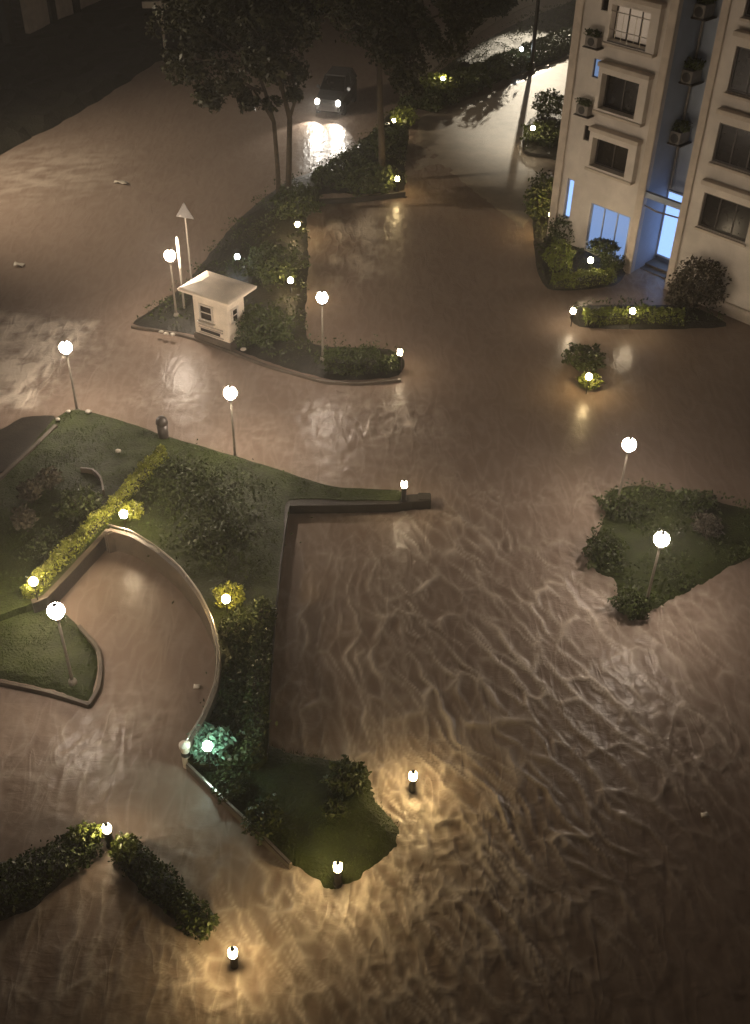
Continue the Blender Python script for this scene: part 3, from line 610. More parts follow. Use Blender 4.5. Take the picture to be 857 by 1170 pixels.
tree('background_tree', 'spreading tree on the far bank behind the road sign', tuple(b4_),
     [(L1([(245, 60, 0), (243, 30, 0), (240, 0, 0)], Y4), .2, .12)],
     [(tuple(atY(x, y, Y4 + dy)), (r, r, r * .7)) for x, y, dy, r in ((215, 15, 0, 1.8), (235, -5, 0, 2.2), (210, 40, 0, 1.3), (260, 20, 0, 2), (228, 50, -1, 1.1))], .28)
Y5 = 88; b5_ = at(365, 30)
tree('background_tree', 'greenish tree beyond the car at the top', tuple(b5_),
     [(L1([(365, 32, 0), (366, 10, 0), (368, -10, 0)], Y5 + 4), .18, .12)],
     [(tuple(atY(x, y, Y5 + 4 + dy)), (r, r, r * .7)) for x, y, dy, r in ((365, 10, 0, 1.8), (385, 18, 0, 1.5), (350, 0, 0, 1.8), (400, 25, 0, 1.4), (378, -10, 0, 2), (415, 40, 0, 1.0))], .28, 'leafy')

# ------------------------------------------------------------------ lamps
def make_globe():
    t = thing('globe_lamp', '', 'lamp', group='globe lamps on poles')
    bm = bmesh.new(); lathe(bm, [(.13, -.6), (.13, .02), (.11, .10), (.055, .16), (.045, .9), (.036, 2.45)], seg=12); obj('pole', bm, M['pole'], t, False)
    bm = bmesh.new(); lathe(bm, [(.036, 2.45), (.10, 2.50), (.12, 2.56), (.09, 2.60)], seg=12); obj('collar', bm, M['dark'], t)
    bm = bmesh.new(); bmesh.ops.create_uvsphere(bm, u_segments=20, v_segments=12, radius=.225, matrix=Matrix.Translation((0, 0, 2.8))); obj('globe', bm, M['globe'], t, True)
    bm = bmesh.new(); lathe(bm, [(.07, 3.018), (.06, 3.04), (.015, 3.06), (.012, 3.10), (0, 3.11)], seg=12); obj('finial', bm, M['dark'], t)
    return t
GL = [((194, 292), .22, 'lit globe lamp on a pole beside the guard booth'), ((75, 397), 0, 'lit globe lamp by the foaming water at the left edge'),
      ((368, 340), .22, 'lit globe lamp above the box hedge of the tree verge'), ((263, 449), 0, 'lit globe lamp over the flooded road below the guard booth'),
      ((719, 508), 0, 'lit globe lamp standing in the flood behind the planted island'), ((756, 616), .1, 'lit globe lamp in the middle of the planted island'),
      ((64, 698), .12, 'lit globe lamp on the small lawn beside the curved drive')]
g0 = make_globe()
for i, ((px, py), zb, lb) in enumerate(GL):
    o = g0 if i == 0 else copy_tree(g0); p = at(px, py, 2.8 + zb)
    o.location = (p.x, p.y, zb); o['label'] = lb
    if i in (0, 1, 3): bright_ = globals().get('bright_', []) + [o]
for o in bright_:
    for ch in o.children:
        if ch.name.startswith('globe'): ch.data = ch.data.copy(); ch.data.materials[0] = M['globe_b']
def make_bollard(bulb):
    t = thing('bollard_light', '', 'bollard light', group='bollard lights')
    bm = bmesh.new(); lathe(bm, [(.11, -.5), (.11, 0), (.085, .03), (.085, .50), (.10, .52), (.10, .56)], seg=14); obj('post', bm, M['dark'], t)
    bm = bmesh.new(); lathe(bm, [(.085, .56), (.10, .60), (.10, .74), (.08, .78), (.0, .80)], seg=14); obj('lens', bm, M[bulb], t, True)
    bm = bmesh.new()
    for k in range(3):
        a = 2 * PI * k / 3 + .5; tube(bm, [(.108 * math.cos(a), .108 * math.sin(a), .55), (.108 * math.cos(a), .108 * math.sin(a), .76), (.05 * math.cos(a), .05 * math.sin(a), .83)], .010, 5)
    lathe(bm, [(.06, .805), (.055, .83), (0, .85)], seg=12); obj('cap', bm, M['dark'], t)
    return t
BL = [((386, 990), .10, 'bulb_y', 'warm bollard light on the tip of the corner lawn'), ((472, 886), -.02, 'bulb_y', 'warm bollard light in the stream beside the corner lawn'),
      ((266, 1088), -.05, 'bulb_y', 'warm bollard light alone in the flood at the bottom'), ((122, 946), .08, 'bulb_w', 'bollard light where the two arms of the V hedge meet'),
      ((457, 402), .22, 'bulb_w', 'white bollard light at the road end of the tree verge'), ((462, 553), .40, 'bulb_w', 'white bollard light on the end of the narrow garden wall'),
      ((454, 204), .22, 'bulb_y', 'bollard light above the yellow streak on the water'), ((450, 138), .22, 'bulb_w', 'bollard light beside the lone tree trunk')]
proto = {}
def place(P, make, bulb, p, lb):
    if (make, bulb) not in proto: o = proto[(make, bulb)] = make(bulb)
    else: o = copy_tree(proto[(make, bulb)])
    o.location = p; o['label'] = lb; return o
for (px, py), zb, bu, lb in BL:
    p = at(px, py, zb + .68); place(None, make_bollard, bu, (p.x, p.y, zb), lb)
def make_spot(bulb):
    t = thing('garden_light', '', 'garden light', group='garden lights among the plants')
    bm = bmesh.new(); lathe(bm, [(.02, -.3), (.02, .34), (.05, .36), (.09, .42), (.10, .46)], seg=12); obj('stake', bm, M['dark'], t)
    bm = bmesh.new(); lathe(bm, [(.10, .46), (.125, .52), (.115, .60), (.07, .66), (0, .68)], seg=14); obj('lens', bm, M[bulb], t, True)
    return t
SP = [((340, 256), .3, 'bulb_y', 'yellow garden light just below the forked tree'), ((271, 293), .3, 'bulb_c', 'cool white garden light behind the guard booth'),
      ((332, 320), .3, 'bulb_y', 'yellow garden light in the middle of the tree verge'), ((506, 90), .6, 'bulb_w', 'garden light at the lower end of the back lane hedge'),
      ((596, 56), .8, 'bulb_c', 'cool white garden light in the back lane hedge'), ((609, 146), .7, 'bulb_w', 'garden light in the small bed beside the back lane'),
      ((630, 245), .6, 'bulb_y', 'yellow garden light by the yellow lit wall of the apartment block'), ((675, 297), .6, 'bulb_w', 'garden light in the bed before the blue glass door'),
      ((655, 355), .2, 'bulb_w', 'bright garden light at the left end of the lobby hedge'), ((723, 355), .5, 'bulb_w', 'garden light in the middle of the lobby hedge'),
      ((673, 430), .25, 'bulb_y', 'yellow garden light in the bush standing in the flood'), ((141, 587), .75, 'bulb_h', 'garden light beside the clipped hedge near the curved wall'),
      ((38, 664), .75, 'bulb_h', 'garden light at the lower end of the clipped hedge'), ((258, 684), .6, 'bulb_y', 'yellow garden light in the bush behind the curved wall'),
      ((237, 852), .6, 'bulb_g', 'greenish garden light at the foot of the curved wall')]
for (px, py), zb, bu, lb in SP:
    p = at(px, py, zb + .56); place(None, make_spot, bu, (p.x, p.y, zb), lb)

# off-picture street lamps that light the road and the back lane
def street_lamp(label, loc, h, aim, power, cone, col, blend=.35):
    t = thing('street_lamp', label, 'street lamp', loc, group='tall street lamps'); L = Vector(loc)
    d = Vector((aim[0] - L.x, aim[1] - L.y, 0)).normalized()
    bm = bmesh.new(); tube(bm, [(0, 0, -.5), (0, 0, h * .6), (0, 0, h - .4), (d.x * .5, d.y * .5, h), (d.x * 1.4, d.y * 1.4, h + .1)], [.12, .09, .07, .05, .045], 10); obj('pole', bm, M['pole'], t, True)
    bm = bmesh.new(); box(bm, (d.x * 1.7, d.y * 1.7, h + .14), (.8, .3, .12), math.atan2(d.y, d.x), .03); obj('lamp_head', bm, M['dark'], t)
    bm = bmesh.new(); box(bm, (d.x * 1.7, d.y * 1.7, h + .068), (.6, .22, .02), math.atan2(d.y, d.x)); obj('lens', bm, M['lampface'], t)
    li = bpy.data.lights.new('street_light', 'SPOT'); li.energy = power; li.spot_size = math.radians(cone); li.spot_blend = blend; li.color = col; li.shadow_soft_size = .12
    lo = bpy.data.objects.new('lamp_beam', li); C.objects.link(lo); lo.parent = t; pos = Vector((d.x * 1.7, d.y * 1.7, h + .03)); lo.location = pos
    lo.rotation_euler = (pos + L - Vector(aim)).to_track_quat('Z', 'Y').to_euler()
    return t
street_lamp('tall street lamp at the far end of the back lane', (13.4, 98.5, 0), 9.5, (10.2, 78.5, 0), 40000, 29, (1, .87, .66), .4)
street_lamp('tall street lamp on the near kerb of the main road', (-31, 50, 0), 14, (-12, 57, 0), 23000, 84, (1, .82, .60), .9)

# ------------------------------------------------------------------ guard booth
A, B = at(224, 383, .2), at(262, 396, .2); dv = (B - A); dv.z = 0; ang = math.atan2(dv.y, dv.x)
t = thing('guard_booth', 'small cream guard booth with an overhanging roof beside the road', 'booth', (A.x, A.y, .0), ang)   # local x along the front, y into the booth
W_, D_, HW = 1.78, 1.12, 2.25
bm = bmesh.new(); box(bm, (W_ / 2, D_ / 2, HW / 2), (W_, D_, HW), 0, .02); obj('wall', bm, M['booth'], t)
bm = bmesh.new(); box(bm, (W_ / 2, D_ / 2, .12), (W_ + .14, D_ + .14, .5), 0, .03); obj('plinth', bm, M['conc'], t)
bm = bmesh.new()
o_ = .38; zs = HW
def rr(ix, z): return [bm.verts.new(p) for p in ((-ix, -ix, z), (W_ + ix, -ix, z), (W_ + ix, D_ + ix, z), (-ix, D_ + ix, z))]
rings = [rr(.0, zs - .06), rr(o_, zs + .06), rr(o_ + .03, zs + .17), rr(o_ - .05, zs + .22), rr(-.28, zs + .40)]
for a, b_ in zip(rings, rings[1:]):
    for k in range(4): bm.faces.new((a[k], a[(k + 1) % 4], b_[(k + 1) % 4], b_[k]))
bm.faces.new(rings[-1]); bm.faces.new(rings[0]); obj('roof', bm, M['booth'], t)
def booth_win(x, y, z, w_, h_, side=False):
    f = bmesh.new()
    for s, c in (((w_ + .12, .08, .07), (0, 0, h_ / 2)), ((w_ + .12, .08, .07), (0, 0, -h_ / 2)), ((.07, .08, h_), (w_ / 2, 0, 0)), ((.07, .08, h_), (-w_ / 2, 0, 0)), ((w_, .05, .045), (0, .005, .0))):
        box(f, c, s)
    o = obj('window', f, M['whitef'], t); o.location = (x, y, z); o.rotation_euler = (0, 0, PI / 2 if side else 0)
    p = bmesh.new(); box(p, (0, .012 if not side else -.0, 0), (w_, .03, h_)); obj('pane', p, M['boothglass'], o)
booth_win(.68, -.02, 1.45, .62, .66); booth_win(W_ + .02, .42, 1.5, .36, .58, True)
bm = bmesh.new(); box(bm, (.68, -.09, 1.02), (.84, .2, .05), 0, .01); obj('window_sill', bm, M['whitef'], t)
for z in (.84, .72, .46):
    bm = bmesh.new(); box(bm, (.85, -.03, z), (1.25, .07, .05), 0, .01); obj('trim_board', bm, M['trim'], t)
for k, z in enumerate((.60,)):
    bm = bmesh.new(); box(bm, (.80, -.006, z), (1.0, .02, .15)); obj('vent', bm, M['dark'], t)

# raised barrier post, signs, stump
p = at(202, 270, 3.55)
t = thing('barrier_pole', 'slim upright pole with a thick white top behind the guard booth', 'pole', (p.x, p.y, .2))
bm = bmesh.new(); tube(bm, [(0, 0, -.6), (0, 0, 1.9)], .05, 10); obj('pole', bm, M['pole'], t)
bm = bmesh.new(); lathe(bm, [(.05, 1.9), (.062, 1.95), (.062, 3.25), (.045, 3.34), (0, 3.36)], seg=12); obj('white_sleeve', bm, M['polew'], t, True)
p = at(211, 243, 3.9)
t = thing('triangle_sign', 'grey back of a triangular road sign on a pole behind the booth', 'sign', (p.x, p.y, .0))
bm = bmesh.new(); tube(bm, [(0, .04, -.6), (0, .04, 4.1)], .04, 10); obj('pole', bm, M['pole'], t)
bm = bmesh.new(); n_ = 3; tri = [(-.40, 3.70), (.40, 3.64), (0, 4.36)]
fr = [bm.verts.new((x, -.015, z)) for x, z in tri]; bk = [bm.verts.new((x, .015, z)) for x, z in tri]
bm.faces.new(fr); bm.faces.new(bk[::-1])
for k in range(3): bm.faces.new((fr[k], fr[(k + 1) % 3], bk[(k + 1) % 3], bk[k]))
s = obj('sign_plate', bm, M['sign'], t); s.rotation_euler = (0, 0, -.15)
bm = bmesh.new(); box(bm, (0, .03, 3.75), (.5, .04, .05)); obj('bracket', bm, M['pole'], t)
p = at(189, 62, 0)
t = thing('road_sign', 'pale road sign of round and bar plates on a white pole at the far bank', 'sign', (p.x, p.y, .3))
bm = bmesh.new(); tube(bm, [(0, .05, -.6), (0, .05, 4.4)], .10, 10); obj('pole', bm, M['polew'], t)
bm = bmesh.new(); box(bm, (-.2, 0, 2.95), (2.1, .08, .42), .12, .02); obj('sign_plate', bm, M['polew'], t)
bm = bmesh.new(); lathe(bm, [(.75, -.03), (.75, .03)], seg=28); s = obj('round_plate', bm, M['sign'], t); s.rotation_euler = (PI / 2 - .2, 0, .12); s.location = (-.2, -.05, 3.95)
p = at(187, 499, .4)
t = thing('litter_bin', 'dark round-topped bin at the top end of the clipped hedge', 'bin', (p.x, p.y, .35))
bm = bmesh.new(); lathe(bm, [(.17, 0), (.19, .05), (.20, .62)], seg=18); obj('bin_body', bm, M['frame'], t, True)
bm = bmesh.new(); lathe(bm, [(.215, .62), (.225, .67), (.20, .80), (.12, .90), (0, .94)], seg=18); obj('domed_lid', bm, M['frame'], t, True)
p = at(607, 77, .2)
t = thing('light_pole', 'thin dark pole by the back lane casting a long shadow', 'pole', (p.x, p.y, .2))
bm = bmesh.new(); tube(bm, [(0, 0, -.5), (0, 0, 4), (0, 0, 9.2)], [.15, .13, .10], 10); obj('pole', bm, M['dark'], t)
bm = bmesh.new(); lathe(bm, [(.24, -.3), (.24, .25), (.17, .32)], seg=12); obj('base_collar', bm, M['dark'], t)

# stones and added pale scraps on kerbs and water
ST = [((184, 379), .3, 'pale stone on the kerb, left one of three left of the booth'), ((190, 381), .3, 'pale stone on the kerb, middle one of three left of the booth'), ((197, 382), .3, 'pale stone on the kerb, nearest the booth of three'), ((278, 399), .34, 'single pale stone on the kerb right of the booth'), ((262, 866), .5, 'round pale stone under the green lit plants'),
      ((66, 479), .5, 'pale stone at the top corner of the upper lawn'), ((78, 470), .45, 'small pale stone left of two on the lawn top edge'), ((101, 470), .45, 'small pale stone right of two on the lawn top edge'), ((135, 515), .5, 'small pale stone on the upper lawn beside the hedge')]
def rock(bm, c, r):
    rr_ = bmesh.ops.create_icosphere(bm, subdivisions=2, radius=1.0)
    for v in rr_['verts']:
        k = 1 + .35 * float(pn(v.co.x * 1.8 + c[0] * 5, v.co.y * 1.8 + v.co.z * 1.3 + c[1], 2)); v.co = Vector((v.co.x * r[0] * k, v.co.y * r[1] * k, v.co.z * r[2] * k)) + Vector(c)
for (px, py), z, lb in ST:
    p = at(px, py, z); bm = bmesh.new(); s = random.uniform(.8, 1.2) * (.09 if py < 500 else .08); rock(bm, (p.x, p.y, z), (s * 1.2, s, s * .6)); tag(obj('stone', bm, M['stone'], None, True), lb, 'stone', 'pale stones along the kerbs')
DB = [((805, 932), 'small pale scrap added as a glint in the dark water at lower right'), ((22, 303), 'small pale scrap added as a glint on the road at the left edge'), ((139, 208), 'long pale scrap standing for a foam streak on the main road'), ((225, 785), 'tiny pale scrap added as a glint in the curved drive'), ((703, 607), 'tiny pale scrap at the left edge of the planted island'), ((705, 560), 'pale scrap caught at the top corner of the planted island')]
for (px, py), lb in DB:  # pale scraps added to stand for glints on the water
    p = at(px, py, .03); s = .10 if py > 500 else .24; bm = bmesh.new()
    vs = [[bm.verts.new((p.x + (i - 1.5) * s * .6 * (1.8 if (px, py) == (139, 208) else 1), p.y + (j - 1.5) * s * .45 - (i * .1 if px == 139 else 0), .05 + random.uniform(0, s * .5))) for j in range(4)] for i in range(4)]
    for i in range(3):
        for j in range(3): bm.faces.new((vs[i][j], vs[i + 1][j], vs[i + 1][j + 1], vs[i][j + 1]))
    r_ = bmesh.ops.extrude_face_region(bm, geom=bm.faces[:]); bmesh.ops.translate(bm, verts=[v for v in r_['geom'] if isinstance(v, bmesh.types.BMVert)], vec=(0, 0, -.02))
    tag(obj('glint_scrap', bm, M['polew'], None, True), lb, 'glints', 'pale scraps added as glints on the water')

# ------------------------------------------------------------------ car
hl_, hr_ = at(362, 115, .92), at(385, 120, .92); lat = (hr_ - hl_); lat.z = 0; lat.normalize(); fwd = Vector((lat.y, -lat.x, 0)); fwd = fwd if fwd.y < 0 else -fwd
mid = (hl_ + hr_) / 2 - fwd * .1
t = thing('car', 'dark grey car with lit headlights driving through the flood', 'car', (mid.x, mid.y, .0), math.atan2(fwd.y, fwd.x) + .30); t.scale = (1.0, 1.0, 1.32)
# stations along x (front = 0, rear = -4.3): lower body then greenhouse
bm = bmesh.new()
stn = [(.04, .62, .30, .66), (-.05, .78, .24, .80), (-.5, .86, .22, .90), (-1.1, .89, .22, 1.0), (-1.6, .90, .22, 1.04), (-3.3, .90, .22, 1.06), (-4.0, .86, .26, 1.04), (-4.28, .74, .34, .92)]
rows = []
for x, hw_, z0, z1 in stn:
    rows.append([bm.verts.new((x, y, z)) for y, z in ((-hw_ * .92, z0), (-hw_, z0 + .22), (-hw_, z1 - .18), (-hw_ * .86, z1), (hw_ * .86, z1), (hw_, z1 - .18), (hw_, z0 + .22), (hw_ * .92, z0))])
for a, b_ in zip(rows, rows[1:]):
    for k in range(8): bm.faces.new((a[k], a[(k + 1) % 8], b_[(k + 1) % 8], b_[k]))
bm.faces.new(rows[0]); bm.faces.new(rows[-1]); obj('body', bm, M['carp'], t, False)
def gh(stn, name, m, par=t):
    bm = bmesh.new(); rows = []
    for x, hw_, z in stn: rows.append([bm.verts.new((x, -hw_, z)), bm.verts.new((x, hw_, z))])
    return bm, rows
cab = [(-1.05, .80, 1.0), (-1.85, .66, 1.46), (-3.3, .64, 1.50), (-4.12, .76, 1.02)]
bm = bmesh.new()
lo_ = [bm.verts.new((x, s * .80, 1.0)) for x, s in ((-1.05, -1), (-1.05, 1), (-4.12, 1), (-4.12, -1))]; up_ = [bm.verts.new((x, s * .64, 1.48)) for x, s in ((-1.9, -1), (-1.9, 1), (-3.55, 1), (-3.55, -1))]
for k in range(4): bm.faces.new((lo_[k], lo_[(k + 1) % 4], up_[(k + 1) % 4], up_[k]))
bm.faces.new(up_); obj('cabin_glass', bm, M['glassd'], t)
bm = bmesh.new(); box(bm, (-2.72, 0, 1.50), (1.75, 1.30, .05), 0, .02); obj('roof', bm, M['carp'], t)
for s in (-1, 1):
    bm = bmesh.new(); tube(bm, [(-1.05, s * .80, 1.01), (-1.9, s * .645, 1.49)], .035, 6); tube(bm, [(-2.7, s * .81, 1.02), (-2.75, s * .65, 1.49)], .03, 6); tube(bm, [(-4.1, s * .80, 1.02), (-3.55, s * .645, 1.49)], .05, 6); obj('pillar', bm, M['carp'], t)
    bm = bmesh.new(); box(bm, (-1.35, s * .98, 1.06), (.12, .2, .14), 0, .03); obj('mirror', bm, M['carp'], t)
    for x in (-.85, -3.4):
        bm = bmesh.new(); lathe(bm, [(.2, -.1), (.32, -.1), (.34, -.05), (.34, .05), (.32, .1), (.2, .1)], seg=22); wv = obj('wheel', bm, M['tyre'], t); wv.rotation_euler = (PI / 2, 0, 0); wv.location = (x, s * .82, .25)
        bm = bmesh.new(); lathe(bm, [(0, -.06), (.2, -.08), (.2, .08), (0, .06)], seg=16); obj('rim', bm, M['metal'], wv)
    bm = bmesh.new(); lathe(bm, [(.13, -.04), (.14, 0), (.10, .05), (0, .07)], seg=16); hd = obj('headlight', bm, M['head'], t, True); hd.rotation_euler = (0, PI / 2, 0); hd.location = (.03, s * .66, .70)
    li = bpy.data.lights.new('headlight_beam', 'SPOT'); li.energy = 900; li.spot_size = math.radians(70); li.spot_blend = .6; li.color = (1, .92, .8); li.shadow_soft_size = .06
    lo = bpy.data.objects.new('headlight_beam', li); C.objects.link(lo); lo.parent = t; lo.location = (.16, s * .66, .70); lo.rotation_euler = Vector((-1, 0, .16)).to_track_quat('Z', 'Y').to_euler()
bm = bmesh.new(); box(bm, (.05, 0, .42), (.12, 1.3, .16), 0, .03); obj('bumper', bm, M['carp'], t)
bm = bmesh.new(); box(bm, (.07, 0, .62), (.05, .7, .12)); obj('grille', bm, M['dark'], t)

# ------------------------------------------------------------------ apartment building
b0 = at(719, 312); c0 = at(827, 357); dd = (c0 - b0).normalized(); ang = math.atan2(dd.y, dd.x)     # local x = along the facade, y = into the building
t = thing('apartment_building', 'cream apartment block with dark windows and a blue lit entrance', 'building', (b0.x, b0.y, 0), ang)
HB = 17.0; DEP = 9.0; RD = 2.0
def bxo(name, x0, x1, y0, y1, z0, z1, m, parent=t, bev=0.0):
    bm = bmesh.new(); box(bm, ((x0 + x1) / 2, (y0 + y1) / 2, (z0 + z1) / 2), (x1 - x0, y1 - y0, z1 - z0), 0, bev); return obj(name, bm, m, parent)
def wall_holes(name, x0, x1, z0, z1, holes, m, y=0.0, th=.3):
    """front wall with real window openings"""
    xs = sorted({x0, x1, *[h[0] for h in holes], *[h[1] for h in holes]}); zs = sorted({z0, z1, *[h[2] for h in holes], *[h[3] for h in holes]})
    bm = bmesh.new()
    def solid(i, j):
        if i < 0 or j < 0 or i >= len(xs) - 1 or j >= len(zs) - 1: return False
        cx, cz = (xs[i] + xs[i + 1]) / 2, (zs[j] + zs[j + 1]) / 2
        return not any(h[0] < cx < h[1] and h[2] < cz < h[3] for h in holes)
    def f(*p): bm.faces.new([bm.verts.new(q) for q in p])
    for i in range(len(xs) - 1):
        for j in range(len(zs) - 1):
            if not solid(i, j): continue
            a, b_, c, d_ = xs[i], xs[i + 1], zs[j], zs[j + 1]
            f((a, y, c), (b_, y, c), (b_, y, d_), (a, y, d_)); f((a, y + th, c), (a, y + th, d_), (b_, y + th, d_), (b_, y + th, c))
            if not solid(i - 1, j): f((a, y, c), (a, y, d_), (a, y + th, d_), (a, y + th, c))
            if not solid(i + 1, j): f((b_, y, c), (b_, y + th, c), (b_, y + th, d_), (b_, y, d_))
            if not solid(i, j - 1): f((a, y, c), (a, y + th, c), (b_, y + th, c), (b_, y, c))
            if not solid(i, j + 1): f((a, y, d_), (b_, y, d_), (b_, y + th, d_), (a, y + th, d_))
    bmesh.ops.remove_doubles(bm, verts=bm.verts[:], dist=1e-4)
    return obj(name, bm, m, t)
WL = [(4.42, 5.72), (7.02, 8.52), (9.9, 11.32), (12.7, 14.1)]
WS = [(5.33, 6.0), (8.12, 8.92), (10.9, 11.6), (13.6, 14.3)]
WR = [(3.38, 4.88), (6.25, 7.85), (9.12, 10.85), (11.95, 13.6)]
holes = [(-2.92, -.97, a, b_) for a, b_ in WL] + [(-3.68, -3.27, a, b_) for a, b_ in WS] + [(-2.7, -.45, .25, 2.62), (-4.22, -3.82, 1.4, 3.35)]
wallL = wall_holes('wall', -4.9, .05, -.5, HB, holes, M['cream'])
bxo('side_wall', -4.9, -4.6, .3, DEP, -.5, HB, M['cream'])
bxo('side_wall', -.25, .05, .3, RD, -.5, HB, M['grey'])
holesR = [(2.95, 5.3, a, b_) for a, b_ in WR] + [(6.3, 8.4, a, b_) for a, b_ in WR]
wallR = wall_holes('wall', 2.05, 9.2, -.5, HB, holesR, M['cream'])
bxo('side_wall', 2.05, 2.35, .3, RD, -.5, HB, M['grey'])
bxo('side_wall', 8.9, 9.2, .3, DEP, -.5, HB, M['cream'])
bxo('recess_wall', .05, 2.05, RD, RD + .3, 3.6, HB, M['grey'])
bxo('back_wall', -4.6, 8.9, DEP - .3, DEP, -.5, HB, M['cream'])
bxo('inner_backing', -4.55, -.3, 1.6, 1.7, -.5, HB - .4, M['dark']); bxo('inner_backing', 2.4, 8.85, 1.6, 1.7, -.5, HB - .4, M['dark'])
bxo('roof', -4.6, -.25, .3, DEP - .3, HB - .3, HB - .05, M['conc']); bxo('roof', 2.35, 8.9, .3, DEP - .3, HB - .3, HB - .05, M['conc']); bxo('roof', -.25, 2.35, RD + .3, DEP - .3, HB - .3, HB - .05, M['conc'])
# mouldings
for s in ((-4.98, -4.55), (-.28, .10), (2.0, 2.35)):
    bxo('pilaster', s[0], s[1], -.10, -.003, -.5, HB - .1, M['trim'], bev=.02)
def window(x0, x1, z0, z1, pane, bars=1, y=.12, fr=.07, grille=False):
    bm = bmesh.new(); xm, zm = (x0 + x1) / 2, (z0 + z1) / 2
    for c, s in (((xm, y, z0 + fr / 2), (x1 - x0, .09, fr)), ((xm, y, z1 - fr / 2), (x1 - x0, .09, fr)), ((x0 + fr / 2, y, zm), (fr, .09, z1 - z0 - 2 * fr)), ((x1 - fr / 2, y, zm), (fr, .09, z1 - z0 - 2 * fr))): box(bm, c, s)
    for k in range(bars): box(bm, (x0 + (x1 - x0) * (k + 1) / (bars + 1), y, zm), (.05, .07, z1 - z0 - 2 * fr))
    wv = obj('window', bm, M['frame'], t)
    bm = bmesh.new(); box(bm, (xm, y + .015, zm), (x1 - x0 - .02, .02, z1 - z0 - .02)); obj('pane', bm, pane, wv)
    if grille:
        bm = bmesh.new()
        for k in range(7): tube(bm, [(x0 + (x1 - x0) * k / 6, -.30, z0 - .05), (x0 + (x1 - x0) * k / 6, -.30, z1 - .2)], .014, 5)
        for z in (z0, z0 + .45, z1 - .25): tube(bm, [(x0, -.30, z), (x1, -.30, z)], .02, 5)
        obj('window_grille', bm, M['metal'], t)
        bm = bmesh.new(); box(bm, (xm, -.17, z0 - .03), (x1 - x0, .34, .05)); obj('grille_tray', bm, M['frame'], t)
    return wv
for i, (a, b_) in enumerate(WL):
    window(-2.92, -.97, a, b_, M['lit'] if i == 2 else M['glassd'], 2 if i == 2 else 1, grille=(i == 2))
    # projecting surround: two cheeks, a head ledge and a sill
    wall_holes('window_surround', -3.12, -.54, a - .10, b_ + .26, [(-2.92, -.97, a, b_)], M['cream'], -.32, .318)
    bxo('hood_ledge', -3.18, -.48, -.42, -.002, b_ + .262, b_ + .45, M['trim'], bev=.02)
    bxo('window_sill', -3.13, -.53, -.38, -.002, a - .24, a - .103, M['trim'], bev=.02)
for i, (a, b_) in enumerate(WS):
    window(-3.68, -3.27, a, b_, M['bluew'] if i == 1 else M['glassd'], 0, fr=.04)
    if i < 3:
        z = b_ + .55
        bxo('air_conditioner_shelf', -4.05, -3.25, -.48, -.002, z - .08, z - .03, M['frame'])
        ac = bxo('air_conditioner', -4.0, -3.35, -.42, -.08, z - .029, z + .42, M['acw'], bev=.02)
        bm = bmesh.new(); lathe(bm, [(.17, -.008), (.17, .008)], seg=20); fo = obj('fan_grille', bm, M['dark'], ac); fo.rotation_euler = (PI / 2, 0, 0); fo.location = (-3.68, -.43, z + .2)
        mesh_np('window_plants', *leaf_cloud(blob_points(220, (-3.7, -.3, z + .55), (.42, .22, .16)), .10), M['leaf'], t)
for i, (a, b_) in enumerate(WR):
    for x0, x1 in ((2.95, 5.3), (6.3, 8.4)):
        window(x0, x1, a, b_, M['glassd'], 2)
        bxo('hood_ledge', x0 - .1, x1 + .15, -.34, -.002, b_ + .42, b_ + .62, M['trim'], bev=.02)
        bxo('window_sill', x0 - .08, x1 + .1, -.14, -.002, a - .16, a - .04, M['trim'], bev=.02)
# recess: drain pipe, air conditioners with plants on top
bm = bmesh.new(); tube(bm, [(.18, RD - .13, 3.7), (.18, RD - .13, HB - .3)], .06, 10); obj('drain_pipe', bm, M['acw'], t)
bm = bmesh.new(); tube(bm, [(1.35, RD - .10, 3.7), (1.35, RD - .10, HB - .3)], .035, 10); obj('drain_pipe', bm, M['acw'], t)
for z in (6.0, 8.6, 11.2, 13.9):
    bxo('air_conditioner_shelf', .06, .75, RD - .95, RD - .05, z - .08, z - .03, M['frame'])
    ac = bxo('air_conditioner', .10, .62, RD - .90, RD - .12, z - .029, z + .50, M['acw'], bev=.02)
    bm = bmesh.new(); lathe(bm, [(.2, -.008), (.2, .008)], seg=20); fo = obj('fan_grille', bm, M['dark'], ac); fo.rotation_euler = (PI / 2, 0, 0); fo.location = (.36, RD - .91, z + .22)
    mesh_np('window_plants', *leaf_cloud(blob_points(330, (.42, RD - .55, z + .72), (.42, .4, .22)), .11), M['leaf'], t)
# ground floor: blue lit glass door, slit window, lobby with steps
def glazed(name, x0, x1, z0, z1, y, m, bars):
    bm = bmesh.new(); xm = (x0 + x1) / 2
    for c, s in (((xm, y, z0 + .04), (x1 - x0, .08, .08)), ((xm, y, z1 - .04), (x1 - x0, .08, .08)), ((x0 + .035, y, (z0 + z1) / 2), (.07, .08, z1 - z0 - .16)), ((x1 - .035, y, (z0 + z1) / 2), (.07, .08, z1 - z0 - .16))): box(bm, c, s)
    for k in range(bars): box(bm, (x0 + (x1 - x0) * (k + 1) / (bars + 1), y, (z0 + z1) / 2), (.06, .07, z1 - z0 - .16))
    d_ = obj(name, bm, M['grey'], t); bm = bmesh.new(); box(bm, (xm, y + .02, (z0 + z1) / 2), (x1 - x0 - .04, .02, z1 - z0 - .04)); obj('pane', bm, m, d_)
glazed('glass_door', -2.7, -.45, .25, 2.62, .12, M['blue'], 2)
glazed('slit_window', -4.22, -3.82, 1.4, 3.35, .12, M['blue2'], 0)
glazed('lobby_glazing', .06, 2.04, .35, 3.6, RD - .06, M['blue2'], 1)
bxo('lobby_beam', .06, 2.04, -.0, .2, 3.75, 4.0, M['grey'])
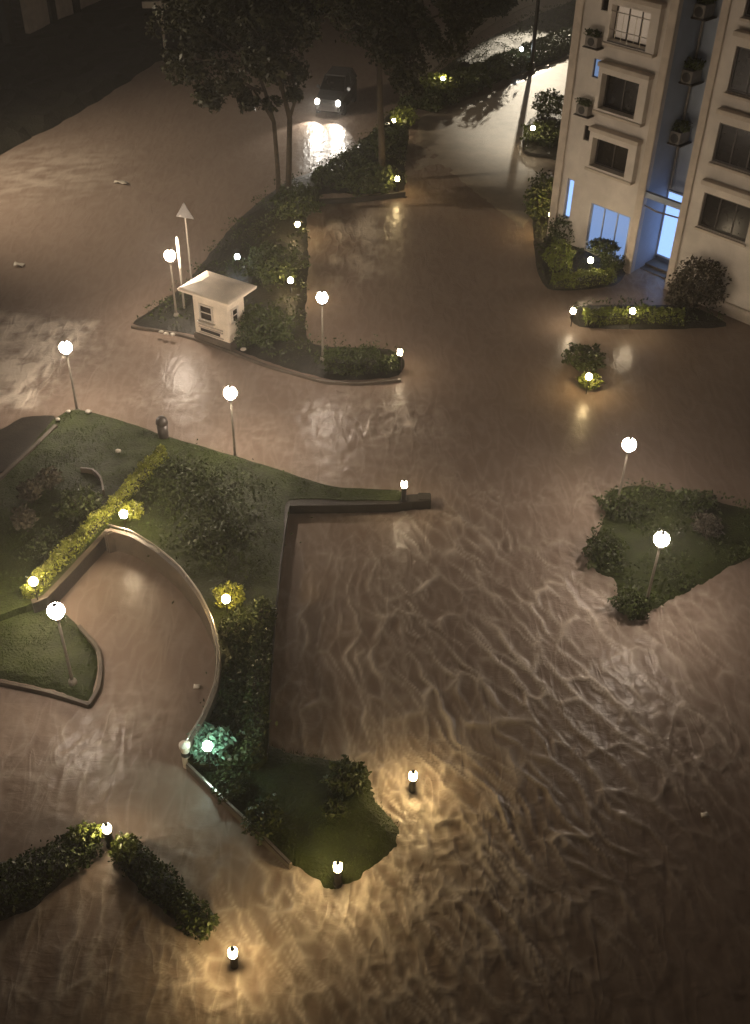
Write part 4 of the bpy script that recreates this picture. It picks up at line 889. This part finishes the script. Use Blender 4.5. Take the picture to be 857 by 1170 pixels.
bm = bmesh.new(); tube(bm, [(.1, .1, 3.35), (1.05, -.4, 3.5), (2.0, .1, 3.35)], .04, 8); obj('canopy_rail', bm, M['metal'], t)
for k in range(2): bxo('step', .06, 2.04, .75 + .4 * k, RD - .10, -.4 + .004 * k, .06 + .12 * k, M['conc'])
# plinth of the right wing
bxo('plinth', 2.36, 9.2, -.16, -.003, -.5, .55, M['trim'], bev=.03)

# far left building across the road: only its foot shows
p0, p1 = at(24, 44, .3), at(100, 8, .3); d2 = (p1 - p0).normalized(); an = math.atan2(d2.y, d2.x); Lw = (p1 - p0).length
t2 = thing('shop_building', 'brown wall of a building with pillars at the top left corner', 'building', (p0.x, p0.y, .2), an)
def bx2(name, x0, x1, y0, y1, z0, z1, m): bm = bmesh.new(); box(bm, ((x0 + x1) / 2, (y0 + y1) / 2, (z0 + z1) / 2), (x1 - x0, y1 - y0, z1 - z0)); return obj(name, bm, m, t2)
bx2('wall', 1.2, Lw + 8, 0, .4, -.3, 6, M['trim']); bx2('roof', -9, Lw + 8, -.4, 8, 6, 6.3, M['conc']); bx2('wall', -9, 1.2, 1.2, 1.5, -.3, 6, M['dconc'])
for x in (-1.6, 3.9, 7.2): bx2('pillar', x, x + .7, -.25, .0 - .003 if x > 0 else .4, -.3, 6, M['dconc'])
bx2('lit_panel', -4.2, -2.2, 1.1, 1.19, .2, 2.2, em('dim_blue_panel', (.35, .45, .5), .12))


# ------------------------------------------------------------------ haze added for the lens bloom round the lamps
bm = bmesh.new(); box(bm, (0, 55, 13.0), (110, 130, 30)); hz = obj('added_haze', bm, M['dark']); hz['kind'] = 'stuff'; hz['label'] = 'thin haze added for the lens bloom round the lamps'
hm = bpy.data.materials.new('bloom_haze'); hm.use_nodes = True; nt = hm.node_tree; nt.nodes.remove(nt.nodes['Principled BSDF'])
pv = nt.nodes.new('ShaderNodeVolumePrincipled'); pv.inputs['Color'].default_value = (.9, .88, .86, 1); pv.inputs['Density'].default_value = .0018; pv.inputs['Anisotropy'].default_value = .55
nt.links.new(pv.outputs['Volume'], nt.nodes['Material Output'].inputs['Volume']); hz.data.materials.clear(); hz.data.materials.append(hm)
bpy.context.view_layer.update()
